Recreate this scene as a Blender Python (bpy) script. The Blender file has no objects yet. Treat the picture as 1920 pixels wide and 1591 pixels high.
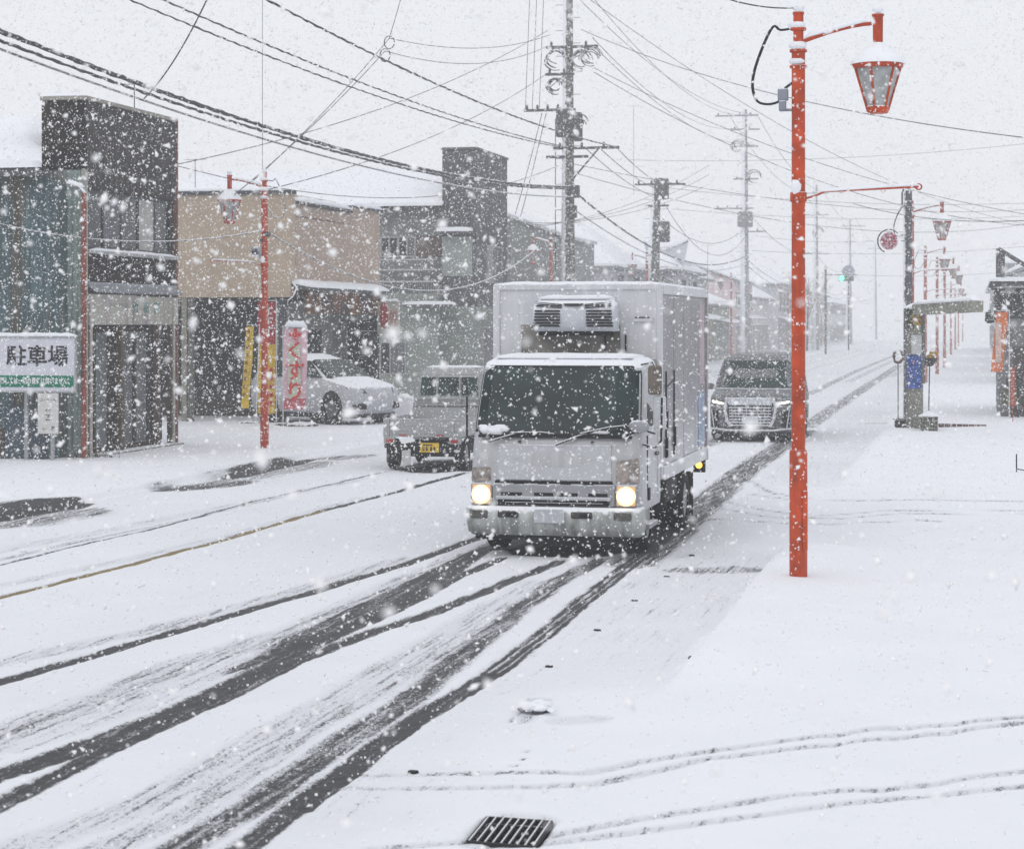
import bpy, math, random
import numpy as np
from mathutils import Vector
R = math.radians
rnd = random.Random(7)
C = bpy.context.scene.collection
SC = bpy.context.scene

# ------------------------------------------------------------------ camera, world, sun, exposure
TH = 0.2130
CT, ST = math.cos(TH), math.sin(TH)
F, HZ, EYE = 4000.0, 604.0, 2.65
cam = bpy.data.cameras.new('camera'); co = bpy.data.objects.new('camera', cam); C.objects.link(co)
co.location = (0, 0, EYE); co.rotation_euler = (R(90), 0, TH)
cam.sensor_width = 36; cam.lens = F / 1920 * 36
cam.shift_y = -(795.5 - HZ) / 1920
cam.clip_start = 0.1; cam.clip_end = 3000
cam.dof.use_dof = True; cam.dof.focus_distance = 27; cam.dof.aperture_fstop = 5.6
SC.camera = co

w = bpy.data.worlds.new('World'); SC.world = w; w.use_nodes = True
nt = w.node_tree; nt.nodes.clear()
out = nt.nodes.new('ShaderNodeOutputWorld'); bg = nt.nodes.new('ShaderNodeBackground')
sky = nt.nodes.new('ShaderNodeTexSky'); sky.sky_type = 'NISHITA'; sky.sun_disc = False
sky.sun_elevation = R(42); sky.sun_rotation = R(150); sky.dust_density = 6; sky.air_density = 1.0
mx = nt.nodes.new('ShaderNodeMix'); mx.data_type = 'RGBA'
mx.inputs['Factor'].default_value = 0.93
mx.inputs['B'].default_value = (7.82, 7.97, 8.32, 1)      # the even cloud cover
nt.links.new(sky.outputs['Color'], mx.inputs['A'])
nt.links.new(mx.outputs['Result'], bg.inputs['Color']); bg.inputs['Strength'].default_value = 0.115
nt.links.new(bg.outputs[0], out.inputs[0])
sl = bpy.data.lights.new('sun', 'SUN'); sl.energy = 0.5; sl.angle = R(40); sl.color = (1.0, 0.98, 0.95)
so = bpy.data.objects.new('sun', sl); C.objects.link(so)
so.rotation_euler = (R(48), 0, R(150 - 180))
so.location = (0, 0, 30)

SC.render.engine = 'CYCLES'
SC.view_settings.view_transform = 'Standard'; SC.view_settings.look = 'None'
SC.view_settings.exposure = 0.0; SC.view_settings.gamma = 1; SC.view_settings.use_curve_mapping = False
cy = SC.cycles
cy.use_denoising = True
try: cy.denoiser = 'OPENIMAGEDENOISE'
except Exception: pass
cy.max_bounces = 7; cy.diffuse_bounces = 4; cy.glossy_bounces = 3; cy.volume_bounces = 2
cy.transmission_bounces = 3; cy.transparent_max_bounces = 8
cy.caustics_reflective = False; cy.caustics_refractive = False

# ------------------------------------------------------------------ pixel of the survey photo -> place in the world
def ray(px, py):
    u = (px - 960) / F; v = (HZ - py) / F
    return (-ST + u * CT, CT + u * ST, v)
def at(px, py, d):
    r = ray(px, py); return (r[0] * d, r[1] * d, EYE + r[2] * d)
def gnd(px, py, z=0.0):
    d = (EYE - z) * F / (py - HZ); r = ray(px, py); return (r[0] * d, r[1] * d)
def atY(px, Y):
    r = ray(px, HZ); d = Y / r[1]; return r[0] * d, d
def atX(px, X):
    r = ray(px, HZ); d = X / r[0]; return r[1] * d, d
def zat(py, d): return EYE + (HZ - py) / F * d

# ------------------------------------------------------------------ materials
MATS = {}
def mat(name, col, rough=.6, metal=0., var=.12, vs=2.5, snow=0., stuck=0., side=0., bump=.0, bs=60., streak=0.,
        emit=None, spec=.16, coat=0., col2=None, c2=.5):
    """col with soft variation; snow = cover on upward faces; stuck = blown-on patches; side = cover on the windward side"""
    if name in MATS: return MATS[name]
    m = bpy.data.materials.new(name); m.use_nodes = True; MATS[name] = m
    n = m.node_tree; N = n.nodes.new; L = n.links.new
    b = n.nodes['Principled BSDF']
    b.inputs['Roughness'].default_value = rough; b.inputs['Metallic'].default_value = metal
    b.inputs['Specular IOR Level'].default_value = spec; b.inputs['Coat Weight'].default_value = coat
    tc = N('ShaderNodeTexCoord')
    nz = N('ShaderNodeTexNoise'); nz.inputs['Scale'].default_value = vs; nz.inputs['Detail'].default_value = 6
    L(tc.outputs['Object'], nz.inputs['Vector'])
    mr = N('ShaderNodeMapRange'); mr.inputs[1].default_value = .3; mr.inputs[2].default_value = .7
    mr.inputs[3].default_value = 1 - var; mr.inputs[4].default_value = 1 + var
    L(nz.outputs['Fac'], mr.inputs[0])
    cur = None
    base = N('ShaderNodeRGB'); base.outputs[0].default_value = (*col, 1); cur = base.outputs[0]
    if col2 is not None:
        n2 = N('ShaderNodeTexNoise'); n2.inputs['Scale'].default_value = vs * .7; n2.inputs['Detail'].default_value = 8
        mp = N('ShaderNodeMapping'); mp.inputs['Scale'].default_value = (3, 3, .35) if streak else (1, 1, 1)
        L(tc.outputs['Object'], mp.inputs[0]); L(mp.outputs[0], n2.inputs['Vector'])
        r2 = N('ShaderNodeMapRange'); r2.inputs[1].default_value = c2 - .06; r2.inputs[2].default_value = c2 + .1
        L(n2.outputs['Fac'], r2.inputs[0])
        mm = N('ShaderNodeMix'); mm.data_type = 'RGBA'; L(r2.outputs[0], mm.inputs['Factor'])
        L(cur, mm.inputs['A']); mm.inputs['B'].default_value = (*col2, 1); cur = mm.outputs['Result']
    if streak:
        mp = N('ShaderNodeMapping'); mp.inputs['Scale'].default_value = (9, 9, .5)
        n3 = N('ShaderNodeTexNoise'); n3.inputs['Scale'].default_value = 1.5; n3.inputs['Detail'].default_value = 4
        L(tc.outputs['Object'], mp.inputs[0]); L(mp.outputs[0], n3.inputs['Vector'])
        r3 = N('ShaderNodeMapRange'); r3.inputs[1].default_value = .3; r3.inputs[2].default_value = .7
        r3.inputs[3].default_value = 1 - streak; r3.inputs[4].default_value = 1 + streak
        L(n3.outputs['Fac'], r3.inputs[0])
        v3 = N('ShaderNodeVectorMath'); v3.operation = 'SCALE'; L(cur, v3.inputs[0]); L(r3.outputs[0], v3.inputs['Scale']); cur = v3.outputs[0]
    v = N('ShaderNodeVectorMath'); v.operation = 'SCALE'; L(cur, v.inputs[0]); L(mr.outputs[0], v.inputs['Scale']); cur = v.outputs[0]
    if snow or stuck or side:
        geo = N('ShaderNodeNewGeometry'); sx = N('ShaderNodeSeparateXYZ'); L(geo.outputs['Normal'], sx.inputs[0])
        ns = N('ShaderNodeTexNoise'); ns.inputs['Scale'].default_value = 9; ns.inputs['Detail'].default_value = 7; ns.inputs['Roughness'].default_value = .7
        L(tc.outputs['Object'], ns.inputs['Vector'])
        terms = []
        if snow:
            a = N('ShaderNodeMath'); a.operation = 'MULTIPLY_ADD'; L(ns.outputs['Fac'], a.inputs[0]); a.inputs[1].default_value = .8; L(sx.outputs['Z'], a.inputs[2])
            q = N('ShaderNodeMapRange'); q.inputs[1].default_value = 1.25 - .7 * snow; q.inputs[2].default_value = 1.4 - .7 * snow; L(a.outputs[0], q.inputs[0]); terms.append(q.outputs[0])
        if side:
            dt = N('ShaderNodeVectorMath'); dt.operation = 'DOT_PRODUCT'; L(geo.outputs['Normal'], dt.inputs[0]); dt.inputs[1].default_value = (-.94, -.34, 0)
            a = N('ShaderNodeMath'); a.operation = 'MULTIPLY_ADD'; L(ns.outputs['Fac'], a.inputs[0]); a.inputs[1].default_value = 1.3; L(dt.outputs['Value'], a.inputs[2])
            q = N('ShaderNodeMapRange'); q.inputs[1].default_value = 1.6 - side; q.inputs[2].default_value = 1.75 - side; L(a.outputs[0], q.inputs[0]); terms.append(q.outputs[0])
        if stuck:
            nq = N('ShaderNodeTexNoise'); nq.inputs['Scale'].default_value = 16; nq.inputs['Detail'].default_value = 9; nq.inputs['Roughness'].default_value = .75
            L(tc.outputs['Object'], nq.inputs['Vector'])
            q = N('ShaderNodeMapRange'); q.inputs[1].default_value = .72 - .3 * stuck; q.inputs[2].default_value = .80 - .3 * stuck; q.inputs[4].default_value = .9
            L(nq.outputs['Fac'], q.inputs[0]); terms.append(q.outputs[0])
        f = terms[0]
        for t in terms[1:]:
            x = N('ShaderNodeMath'); x.operation = 'MAXIMUM'; L(f, x.inputs[0]); L(t, x.inputs[1]); f = x.outputs[0]
        ms = N('ShaderNodeMix'); ms.data_type = 'RGBA'; L(f, ms.inputs['Factor']); L(cur, ms.inputs['A']); ms.inputs['B'].default_value = (.83, .85, .89, 1); cur = ms.outputs['Result']
        rr = N('ShaderNodeMapRange'); rr.inputs[3].default_value = rough; rr.inputs[4].default_value = .92; L(f, rr.inputs[0]); L(rr.outputs[0], b.inputs['Roughness'])
        if metal:
            rm = N('ShaderNodeMapRange'); rm.inputs[3].default_value = metal; rm.inputs[4].default_value = 0; L(f, rm.inputs[0]); L(rm.outputs[0], b.inputs['Metallic'])
    L(cur, b.inputs['Base Color'])
    if bump:
        nb = N('ShaderNodeTexNoise'); nb.inputs['Scale'].default_value = bs; nb.inputs['Detail'].default_value = 5; L(tc.outputs['Object'], nb.inputs['Vector'])
        bp = N('ShaderNodeBump'); bp.inputs['Strength'].default_value = bump; bp.inputs['Distance'].default_value = .02
        L(nb.outputs['Fac'], bp.inputs['Height']); L(bp.outputs[0], b.inputs['Normal'])
    if emit:
        b.inputs['Emission Color'].default_value = (*emit[0], 1); b.inputs['Emission Strength'].default_value = emit[1]
    return m

SNOW = mat('snow', (.84, .86, .90), .9, var=.02, vs=4, bump=.35, bs=14, spec=.2)

def ground_mat(name, tread=False):
    m = bpy.data.materials.new(name); m.use_nodes = True
    n = m.node_tree; N = n.nodes.new; L = n.links.new; b = n.nodes['Principled BSDF']
    tc = N('ShaderNodeTexCoord')
    at_ = N('ShaderNodeAttribute'); at_.attribute_name = 'bare'
    pt = N('ShaderNodeAttribute'); pt.attribute_name = 'paint'
    mp = N('ShaderNodeMapping'); mp.inputs['Scale'].default_value = (1.0, .55, 1); L(tc.outputs['Object'], mp.inputs[0])
    n1 = N('ShaderNodeTexNoise'); n1.inputs['Scale'].default_value = 34; n1.inputs['Detail'].default_value = 5; n1.inputs['Roughness'].default_value = .75; L(mp.outputs[0], n1.inputs['Vector'])
    mp2 = N('ShaderNodeMapping'); mp2.inputs['Scale'].default_value = (1.0, .05, 1); L(tc.outputs['Object'], mp2.inputs[0])
    n2 = N('ShaderNodeTexNoise'); n2.inputs['Scale'].default_value = 22; n2.inputs['Detail'].default_value = 3; L(mp2.outputs[0], n2.inputs['Vector'])
    n1b = N('ShaderNodeTexNoise'); n1b.inputs['Scale'].default_value = 95; n1b.inputs['Detail'].default_value = 3; n1b.inputs['Roughness'].default_value = .7; L(mp.outputs[0], n1b.inputs['Vector'])
    nmix = N('ShaderNodeMath'); nmix.operation = 'MULTIPLY_ADD'; L(n1b.outputs['Fac'], nmix.inputs[0]); nmix.inputs[1].default_value = .6; nh = N('ShaderNodeMath'); nh.operation = 'MULTIPLY'; nh.inputs[1].default_value = .4; L(n1.outputs['Fac'], nh.inputs[0]); L(nh.outputs[0], nmix.inputs[2])
    s1 = N('ShaderNodeMath'); s1.operation = 'MULTIPLY_ADD'; L(nmix.outputs[0], s1.inputs[0]); s1.inputs[1].default_value = 2.2; L(at_.outputs['Fac'], s1.inputs[2])
    s2 = N('ShaderNodeMath'); s2.operation = 'MULTIPLY_ADD'; L(n2.outputs['Fac'], s2.inputs[0]); s2.inputs[1].default_value = 1.0; L(s1.outputs[0], s2.inputs[2])
    q = N('ShaderNodeMapRange'); q.inputs[1].default_value = 2.14; q.inputs[2].default_value = 2.36; L(s2.outputs[0], q.inputs[0])
    na = N('ShaderNodeTexNoise'); na.inputs['Scale'].default_value = 90; na.inputs['Detail'].default_value = 3; L(tc.outputs['Object'], na.inputs['Vector'])
    ca = N('ShaderNodeMix'); ca.data_type = 'RGBA'; L(na.outputs['Fac'], ca.inputs['Factor']); ca.inputs['A'].default_value = (.030, .031, .035, 1); ca.inputs['B'].default_value = (.095, .095, .10, 1)
    cp = N('ShaderNodeMix'); cp.data_type = 'RGBA'; L(pt.outputs['Fac'], cp.inputs['Factor']); L(ca.outputs['Result'], cp.inputs['A']); cp.inputs['B'].default_value = (.30, .22, .09, 1)
    # thin old snow lets some grey through where it is worn
    nl = N('ShaderNodeTexNoise'); nl.inputs['Scale'].default_value = 1.1; nl.inputs['Detail'].default_value = 7; L(tc.outputs['Object'], nl.inputs['Vector'])
    cs = N('ShaderNodeMix'); cs.data_type = 'RGBA'; L(nl.outputs['Fac'], cs.inputs['Factor']); cs.inputs['A'].default_value = (.80, .82, .86, 1); cs.inputs['B'].default_value = (.87, .885, .92, 1)
    th = N('ShaderNodeMapRange'); th.inputs[1].default_value = .04; th.inputs[2].default_value = .95; th.inputs[4].default_value = .62; L(at_.outputs['Fac'], th.inputs[0])
    ct = N('ShaderNodeMix'); ct.data_type = 'RGBA'; L(th.outputs[0], ct.inputs['Factor']); L(cs.outputs['Result'], ct.inputs['A']); ct.inputs['B'].default_value = (.40,.41,.44,1); cs = ct
    mm = N('ShaderNodeMix'); mm.data_type = 'RGBA'; L(q.outputs[0], mm.inputs['Factor']); L(cs.outputs['Result'], mm.inputs['A']); L(cp.outputs['Result'], mm.inputs['B'])
    L(mm.outputs['Result'], b.inputs['Base Color'])
    rr = N('ShaderNodeMapRange'); rr.inputs[3].default_value = .93; rr.inputs[4].default_value = .62; L(q.outputs[0], rr.inputs[0]); L(rr.outputs[0], b.inputs['Roughness'])
    b.inputs['Specular IOR Level'].default_value = .12
    nb = N('ShaderNodeTexNoise'); nb.inputs['Scale'].default_value = 26; nb.inputs['Detail'].default_value = 8; nb.inputs['Roughness'].default_value = .65; L(tc.outputs['Object'], nb.inputs['Vector'])
    nc = N('ShaderNodeTexNoise'); nc.inputs['Scale'].default_value = 3; nc.inputs['Detail'].default_value = 4; L(tc.outputs['Object'], nc.inputs['Vector'])
    ad = N('ShaderNodeMath'); ad.operation = 'MULTIPLY_ADD'; L(nc.outputs['Fac'], ad.inputs[0]); ad.inputs[1].default_value = 2.0; L(nb.outputs['Fac'], ad.inputs[2])
    ad2 = N('ShaderNodeMath'); ad2.operation = 'MULTIPLY_ADD'; L(q.outputs[0], ad2.inputs[0]); ad2.inputs[1].default_value = -.8; L(ad.outputs[0], ad2.inputs[2])
    bp = N('ShaderNodeBump'); bp.inputs['Strength'].default_value = .55; bp.inputs['Distance'].default_value = .014; L(ad2.outputs[0], bp.inputs['Height']); L(bp.outputs[0], b.inputs['Normal'])
    return m
GROUND = ground_mat('snow_over_asphalt')

# ------------------------------------------------------------------ mesh building
class MB:
    def __init__(s): s.v = []; s.f = []; s.sm = []; s.mi = []; s.cur = 0
    def add(s, vs, fs, smooth=False):
        o = len(s.v); s.v += [tuple(p) for p in vs]
        for f in fs: s.f.append(tuple(i + o for i in f)); s.sm.append(smooth); s.mi.append(s.cur)
        return s
    def box(s, a, b):
        x0, x1 = sorted((a[0], b[0])); y0, y1 = sorted((a[1], b[1])); z0, z1 = sorted((a[2], b[2]))
        return s.add([(x0,y0,z0),(x1,y0,z0),(x1,y1,z0),(x0,y1,z0),(x0,y0,z1),(x1,y0,z1),(x1,y1,z1),(x0,y1,z1)],
                     [(0,3,2,1),(4,5,6,7),(0,1,5,4),(1,2,6,5),(2,3,7,6),(3,0,4,7)])
    def hexa(s, p):  # 4 bottom, 4 top
        return s.add(p, [(0,3,2,1),(4,5,6,7),(0,1,5,4),(1,2,6,5),(2,3,7,6),(3,0,4,7)])
    def cyl(s, p, q, r0, r1=None, n=12, cap=True):
        r1 = r0 if r1 is None else r1
        p, q = Vector(p), Vector(q); d = (q - p).normalized()
        a = d.orthogonal().normalized(); b = d.cross(a)
        vs = []
        for c, r in ((p, r0), (q, r1)):
            for i in range(n):
                t = 2 * math.pi * i / n; vs.append(c + a * (r * math.cos(t)) + b * (r * math.sin(t)))
        s.add(vs, [(i, (i+1) % n, n + (i+1) % n, n + i) for i in range(n)], True)
        if cap:
            s.add(vs[:n], [tuple(range(n))[::-1]]); s.add(vs[n:], [tuple(range(n))])
        return s
    def tube(s, pts, r, n=6, cap=True):
        pts = [Vector(p) for p in pts]; vs = []; m = len(pts); a = None
        for i, p in enumerate(pts):
            d = (pts[min(i+1, m-1)] - pts[max(i-1, 0)]).normalized()
            a = d.orthogonal().normalized() if a is None else (a - d * a.dot(d)).normalized()
            b = d.cross(a); rr = r[i] if isinstance(r, (list, tuple)) else r
            for k in range(n):
                t = 2 * math.pi * k / n; vs.append(p + a * (rr * math.cos(t)) + b * (rr * math.sin(t)))
        fs = [(i*n+k, i*n+(k+1) % n, (i+1)*n+(k+1) % n, (i+1)*n+k) for i in range(m-1) for k in range(n)]
        s.add(vs, fs, n > 4)
        if cap: s.add(vs[:n], [tuple(range(n))[::-1]]); s.add(vs[-n:], [tuple(range(n))])
        return s
    def lathe(s, prof, c=(0,0), n=16, ph=0., smooth=True):   # prof: (r, z)
        vs = [(c[0] + r*math.cos(2*math.pi*k/n+ph), c[1] + r*math.sin(2*math.pi*k/n+ph), z) for r, z in prof for k in range(n)]
        fs = [(i*n+k, i*n+(k+1) % n, (i+1)*n+(k+1) % n, (i+1)*n+k) for i in range(len(prof)-1) for k in range(n)]
        s.add(vs, fs, smooth); s.add(vs[:n], [tuple(range(n))[::-1]]); s.add(vs[-n:], [tuple(range(n))]); return s
    def prism(s, poly, axis, a, b):
        """poly: list of 2-D points; axis 0: (y,z) along x; 1: (x,z) along y; 2: (x,y) along z"""
        def mk(p, t): return (t, p[0], p[1]) if axis == 0 else ((p[0], t, p[1]) if axis == 1 else (p[0], p[1], t))
        n = len(poly); vs = [mk(p, a) for p in poly] + [mk(p, b) for p in poly]
        return s.add(vs, [tuple(range(n))[::-1], tuple(range(n, 2*n))] + [(i, (i+1) % n, n+(i+1) % n, n+i) for i in range(n)])
    def loft(s, rings, smooth=True, cap=True):
        n = len(rings[0]); vs = [p for r in rings for p in r]
        fs = [(i*n+k, i*n+(k+1) % n, (i+1)*n+(k+1) % n, (i+1)*n+k) for i in range(len(rings)-1) for k in range(n)]
        s.add(vs, fs, smooth)
        if cap: s.add(rings[0], [tuple(range(n))[::-1]]); s.add(rings[-1], [tuple(range(n))])
        return s
    def grid(s, P, smooth=True, thick=None):
        h, w_ = len(P), len(P[0])
        s.add([p for r in P for p in r], [(i*w_+k, i*w_+k+1, (i+1)*w_+k+1, (i+1)*w_+k) for i in range(h-1) for k in range(w_-1)], smooth); return s
    def blob(s, c, r, n=8, jit=.2, sq=(1,1,1)):
        rings = []
        for i in range(1, 5):
            ph = math.pi * i / 5; z = math.cos(ph); q = math.sin(ph)
            rings.append([(c[0]+r*sq[0]*q*math.cos(2*math.pi*k/n)*(1+rnd.uniform(-jit,jit)), c[1]+r*sq[1]*q*math.sin(2*math.pi*k/n)*(1+rnd.uniform(-jit,jit)), c[2]-r*sq[2]*z*(1+rnd.uniform(-jit,jit)*.3)) for k in range(n)])
        return s.loft(rings)
    def build(s, name, m, parent=None, world=False, bevel=0, kind=None):
        off = Vector((0, 0, 0))
        if world and parent is not None:
            p = parent
            while p is not None: off += p.location; p = p.parent
        me = bpy.data.meshes.new(name)
        me.from_pydata([(p[0]-off.x, p[1]-off.y, p[2]-off.z) for p in s.v], [], s.f)
        ms = m if isinstance(m, (list, tuple)) else [m]
        for x in ms: me.materials.append(x)
        me.polygons.foreach_set('use_smooth', s.sm); me.polygons.foreach_set('material_index', s.mi)
        me.update()
        o = bpy.data.objects.new(name, me); C.objects.link(o)
        if parent is not None: o.parent = parent
        if bevel:
            b = o.modifiers.new('bevel', 'BEVEL'); b.width = bevel; b.segments = 2; b.limit_method = 'ANGLE'; b.angle_limit = R(40)
        if kind: o['kind'] = kind
        elif 'snow' in name.split('_') or name in ('insulators','snow_ridge','lettering_marks'): o['kind'] = 'stuff'
        return o

def bx(name, a, b, m, parent=None, world=False, bevel=0): return MB().box(a, b).build(name, m, parent, world, bevel)
def tag(o, label, cat, group=None):
    o['label'] = label; o['category'] = cat
    if group: o['group'] = group
    return o
def thing(name, loc, label, cat, group=None, rz=0.):
    o = bpy.data.objects.new(name, None); C.objects.link(o); o.location = loc; o.rotation_euler = (0, 0, rz)
    o.empty_display_size = .2
    return tag(o, label, cat, group)
def copy_tree(o, parent=None):
    c = o.copy(); C.objects.link(c)
    if parent is not None: c.parent = parent
    for ch in [x for x in bpy.data.objects if x.parent == o]: copy_tree(ch, c)
    return c
def text(name, body, size, m, loc, parent, rot=(90, 0, 0), depth=.004, sx=1., world=True, bold=0.):
    cu = bpy.data.curves.new(name, 'FONT'); cu.body = body; cu.size = size; cu.extrude = depth; cu.offset = bold
    cu.align_x = 'CENTER'; cu.align_y = 'CENTER'; cu.resolution_u = 2
    tmp = bpy.data.objects.new('tmp', cu); C.objects.link(tmp)
    bpy.context.view_layer.update()
    me = bpy.data.meshes.new_from_object(tmp.evaluated_get(bpy.context.evaluated_depsgraph_get()))
    bpy.data.objects.remove(tmp); me.name = name
    me.materials.clear(); me.materials.append(m)
    o = bpy.data.objects.new(name, me); C.objects.link(o); o.parent = parent
    off = Vector((0,0,0)); p = parent
    if world:
        while p is not None: off += p.location; p = p.parent
    o.location = Vector(loc) - off; o.rotation_euler = tuple(R(a) for a in rot); o.scale = (sx, 1, 1)
    return o
def snow_strip(mb, a, b, wdt, h, n=10, up=(0,0,1)):
    """rounded ridge of snow lying along the line a-b"""
    a, b = Vector(a), Vector(b); d = (b - a); L_ = d.length; d.normalize(); side = d.cross(Vector(up)).normalized()
    rings = []
    for i in range(n + 1):
        t = i / n; e = min(1, min(t, 1-t) * L_ / (wdt * .6) + .25); c = a + d * (L_ * t)
        hh = h * e * rnd.uniform(.8, 1.15); ww = wdt * rnd.uniform(.9, 1.05) * (.75 + .25 * e)
        rings.append([c + side * (-ww/2), c + side * (-ww*.42) + Vector((0,0,hh*.65)), c + side*(-ww*.15) + Vector((0,0,hh)), c + side*(ww*.2) + Vector((0,0,hh*.97)), c + side*(ww*.44) + Vector((0,0,hh*.6)), c + side*(ww/2), c + side*(ww*.3) - Vector((0,0,.004)), c - side*(ww*.3) - Vector((0,0,.004))])
    return mb.loft(rings)
def snow_sheet(mb, c00, c10, c11, c01, h, nx=14, ny=6, over=.0):
    """thick snow over a sloping quad: rounded rim, uneven top"""
    c = [Vector(p) for p in (c00, c10, c11, c01)]
    top = []; bot = []
    for j in range(ny + 1):
        r = []; rb = []
        for i in range(nx + 1):
            s_, t = i/nx, j/ny
            p = (c[0]*(1-s_)+c[1]*s_)*(1-t) + (c[3]*(1-s_)+c[2]*s_)*t
            e = min(1, (min(s_, 1-s_)*nx*.9+.3)) * min(1, (min(t, 1-t)*ny*.9+.35))
            rb.append(p.copy()); r.append(p + Vector((0, 0, h*(.35+.65*e)*rnd.uniform(.88, 1.1))))
        top.append(r); bot.append(rb)
    mb.grid(top)
    edge = [(0,i) for i in range(nx)] + [(j,nx) for j in range(ny)] + [(ny,i) for i in range(nx,0,-1)] + [(j,0) for j in range(ny,0,-1)]
    E = len(edge); vs = [bot[j][i] for j,i in edge] + [top[j][i] for j,i in edge]
    mb.add(vs, [(k, (k+1) % E, E+(k+1) % E, E+k) for k in range(E)], True)
    mb.add([bot[0][0], bot[0][nx], bot[ny][nx], bot[ny][0]], [(0,3,2,1)])
    return mb

# ------------------------------------------------------------------ ground: tracks, kerbs, pavements
T = []   # (points, half width, strength, taper, paint)
def tr(pts, hw, s, soft=.35, paint=0., taper=0.): T.append(([gnd(*p) for p in pts], hw, s, soft, paint, taper))
def trw(pts, hw, s, soft=.35, taper=0.): T.append((pts, hw, s, soft, 0., taper))
tr([(0,1057),(142,1022),(283,991),(472,939),(661,897),(727,882)], .035, .80)
tr([(-60,1062),(0,1048),(142,1015),(330,977),(519,932),(661,897)], .07, .50, .6)
tr([(-60,1044),(0,1031),(189,996),(566,920),(680,895)], .17, .40, 1.)
tr([(-60,1133),(0,1118),(189,1071),(401,1015),(604,956)], .06, 1.0, .3, paint=.8)
tr([(604,956),(755,918),(873,885)], .07, 1.0, .3)
tr([(0,1097),(236,1048),(472,991),(680,930)], .12, .40, 1.)
tr([(-100,1309),(0,1277),(189,1222),(378,1166),(566,1114),(755,1057),(905,1005)], .08, .93, .5)
tr([(-60,1256),(0,1241),(189,1199),(378,1156),(566,1104),(755,1046)], .15, .46, .9)
tr([(-60,1470),(0,1449),(142,1402),(307,1340),(425,1288),(566,1213),(708,1151),(802,1095),(905,1029)], .12, .92, .6)
tr([(-60,1533),(0,1501),(142,1432),(283,1364),(425,1303),(566,1232),(708,1180),(826,1142),(951,1089),(1050,1051)], .085, .88, .6)
tr([(700,1161),(794,1117),(857,1079),(940,1045)], .075, .85)
tr([(420,1262),(560,1195),(700,1129),(810,1076),(905,1023)], .12, .84, .8, taper=1)
tr([(-60,1392),(0,1373),(189,1312),(378,1232),(566,1180),(755,1095),(880,1040)], .22, .52, .9)
tr([(0,1400),(189,1345),(425,1250),(600,1180)], .20, .42, .9)
tr([(40,1586),(160,1545),(283,1500),(472,1397),(661,1293),(900,1151),(1010,1090)], .17, .46, .9)
tr([(290,1620),(330,1591),(472,1510),(614,1406),(755,1317),(895,1203),(967,1145),(1046,1089),(1124,1048)], .12, .74, .8)
tr([(150,1620),(189,1591),(378,1510),(566,1373),(760,1260),(900,1180)], .12, .50, 1.)
tr([(380,1640),(448,1591),(519,1538),(614,1472),(708,1392),(819,1324),(920,1261)], .085, .86, .6)
tr([(920,1261),(1014,1192),(1108,1114),(1187,1051),(1234,1019),(1289,979)], .11, .56, .5)
for k_ in (-1, 0, 1): T.append(([(gnd(*p)[0]+k_*.07, gnd(*p)[1]) for p in ((560,1515),(650,1445),(760,1362),(920,1261),(1014,1192),(1108,1114),(1187,1051),(1234,1019))], .020, .95, .5, 0., 0.))
tr([(1180,1058),(1220,1030),(1289,972),(1390,885),(1471,832),(1511,806)], .27, .72, .6)
tr([(1511,800),(1593,745),(1687,684)], .26, .62, .6)
tr([(1322,836),(1362,817),(1511,741),(1606,695),(1687,662)], .20, .58, .6)
trw([(-5.45,95),(-5.4,300)], .2, .5, .8); trw([(-3.9,105),(-3.9,300)], .2, .5, .8); trw([(-9.0,95),(-9.0,260)], .15, .4); trw([(-10.4,60),(-10.4,260)], .15, .38)
trw([(-4.65,24.3),(-4.65,29.6)], 1.05, .95, .2, .3); trw([(-4.9,48.6),(-4.9,52.0)], .95, .9, .2, .3); trw([(-9.55,37.0),(-9.55,39.8)], .75, .85, .25, .3)  # broad dark patches under truck, van and pickup stand in for their shade
# mid cross tracks
for pts in ([(1385,888),(1410,903),(1444,922),(1520,935),(1620,938),(1920,943)], [(1400,925),(1500,938)], [(1352,939),(1417,952),(1484,963),(1525,967),(1650,960),(1940,962)],
            [(1330,948),(1440,968),(1560,972),(1700,966),(1920,968)], [(1325,972),(1420,976),(1500,982),(1760,980)]): tr(pts, .06, .56, .9)
# near cross tracks
tr([(600,1452),(1020,1447),(1096,1450),(1198,1427),(1377,1404),(1631,1379),(1940,1354)], .055, .47, .8)
tr([(600,1477),(1020,1473),(1122,1468),(1326,1425),(1631,1399),(1940,1364)], .055, .47, .8)
tr([(700,1590),(1020,1565),(1224,1534),(1453,1504),(1682,1486),(1940,1456)], .055, .47, .8)
tr([(900,1588),(1020,1577),(1275,1555),(1580,1519),(1940,1484)], .055, .47, .8)
# wet hollows
tr([(-90,985),(0,966),(75,953),(165,942)], .42, 1.12, .5, taper=1); tr([(-60,992),(60,972),(190,952)], .6, .62, .8, taper=1)
tr([(425,897),(470,884),(520,872),(585,860)], .28, 1.12, .5, taper=1); tr([(400,905),(500,884),(620,864)], .55, .58, .8, taper=1)
tr([(290,920),(380,910),(480,899)], .4, .78, .8, taper=1); tr([(590,862),(700,851)], .38, .62, .8, taper=1)
tr([(1240,1068),(1450,1066)], .3, .60, .8, taper=1); tr([(1590,793),(1700,793)], .2, .6, .8, taper=1)
tr([(1010,1310),(1000,1325),(975,1350)], .08, .5, .8); tr([(1150,1345),(1020,1352)], .12, .38, 1, taper=1)
for p in ((990,1405),(984,1420),(968,1432),(955,1445)): tr([p, (p[0]-6, p[1]+3)], .015, .9, .8)
tr([(870,1590),(960,1530),(1050,1540)], .1, .42, 1, taper=1)

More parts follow.
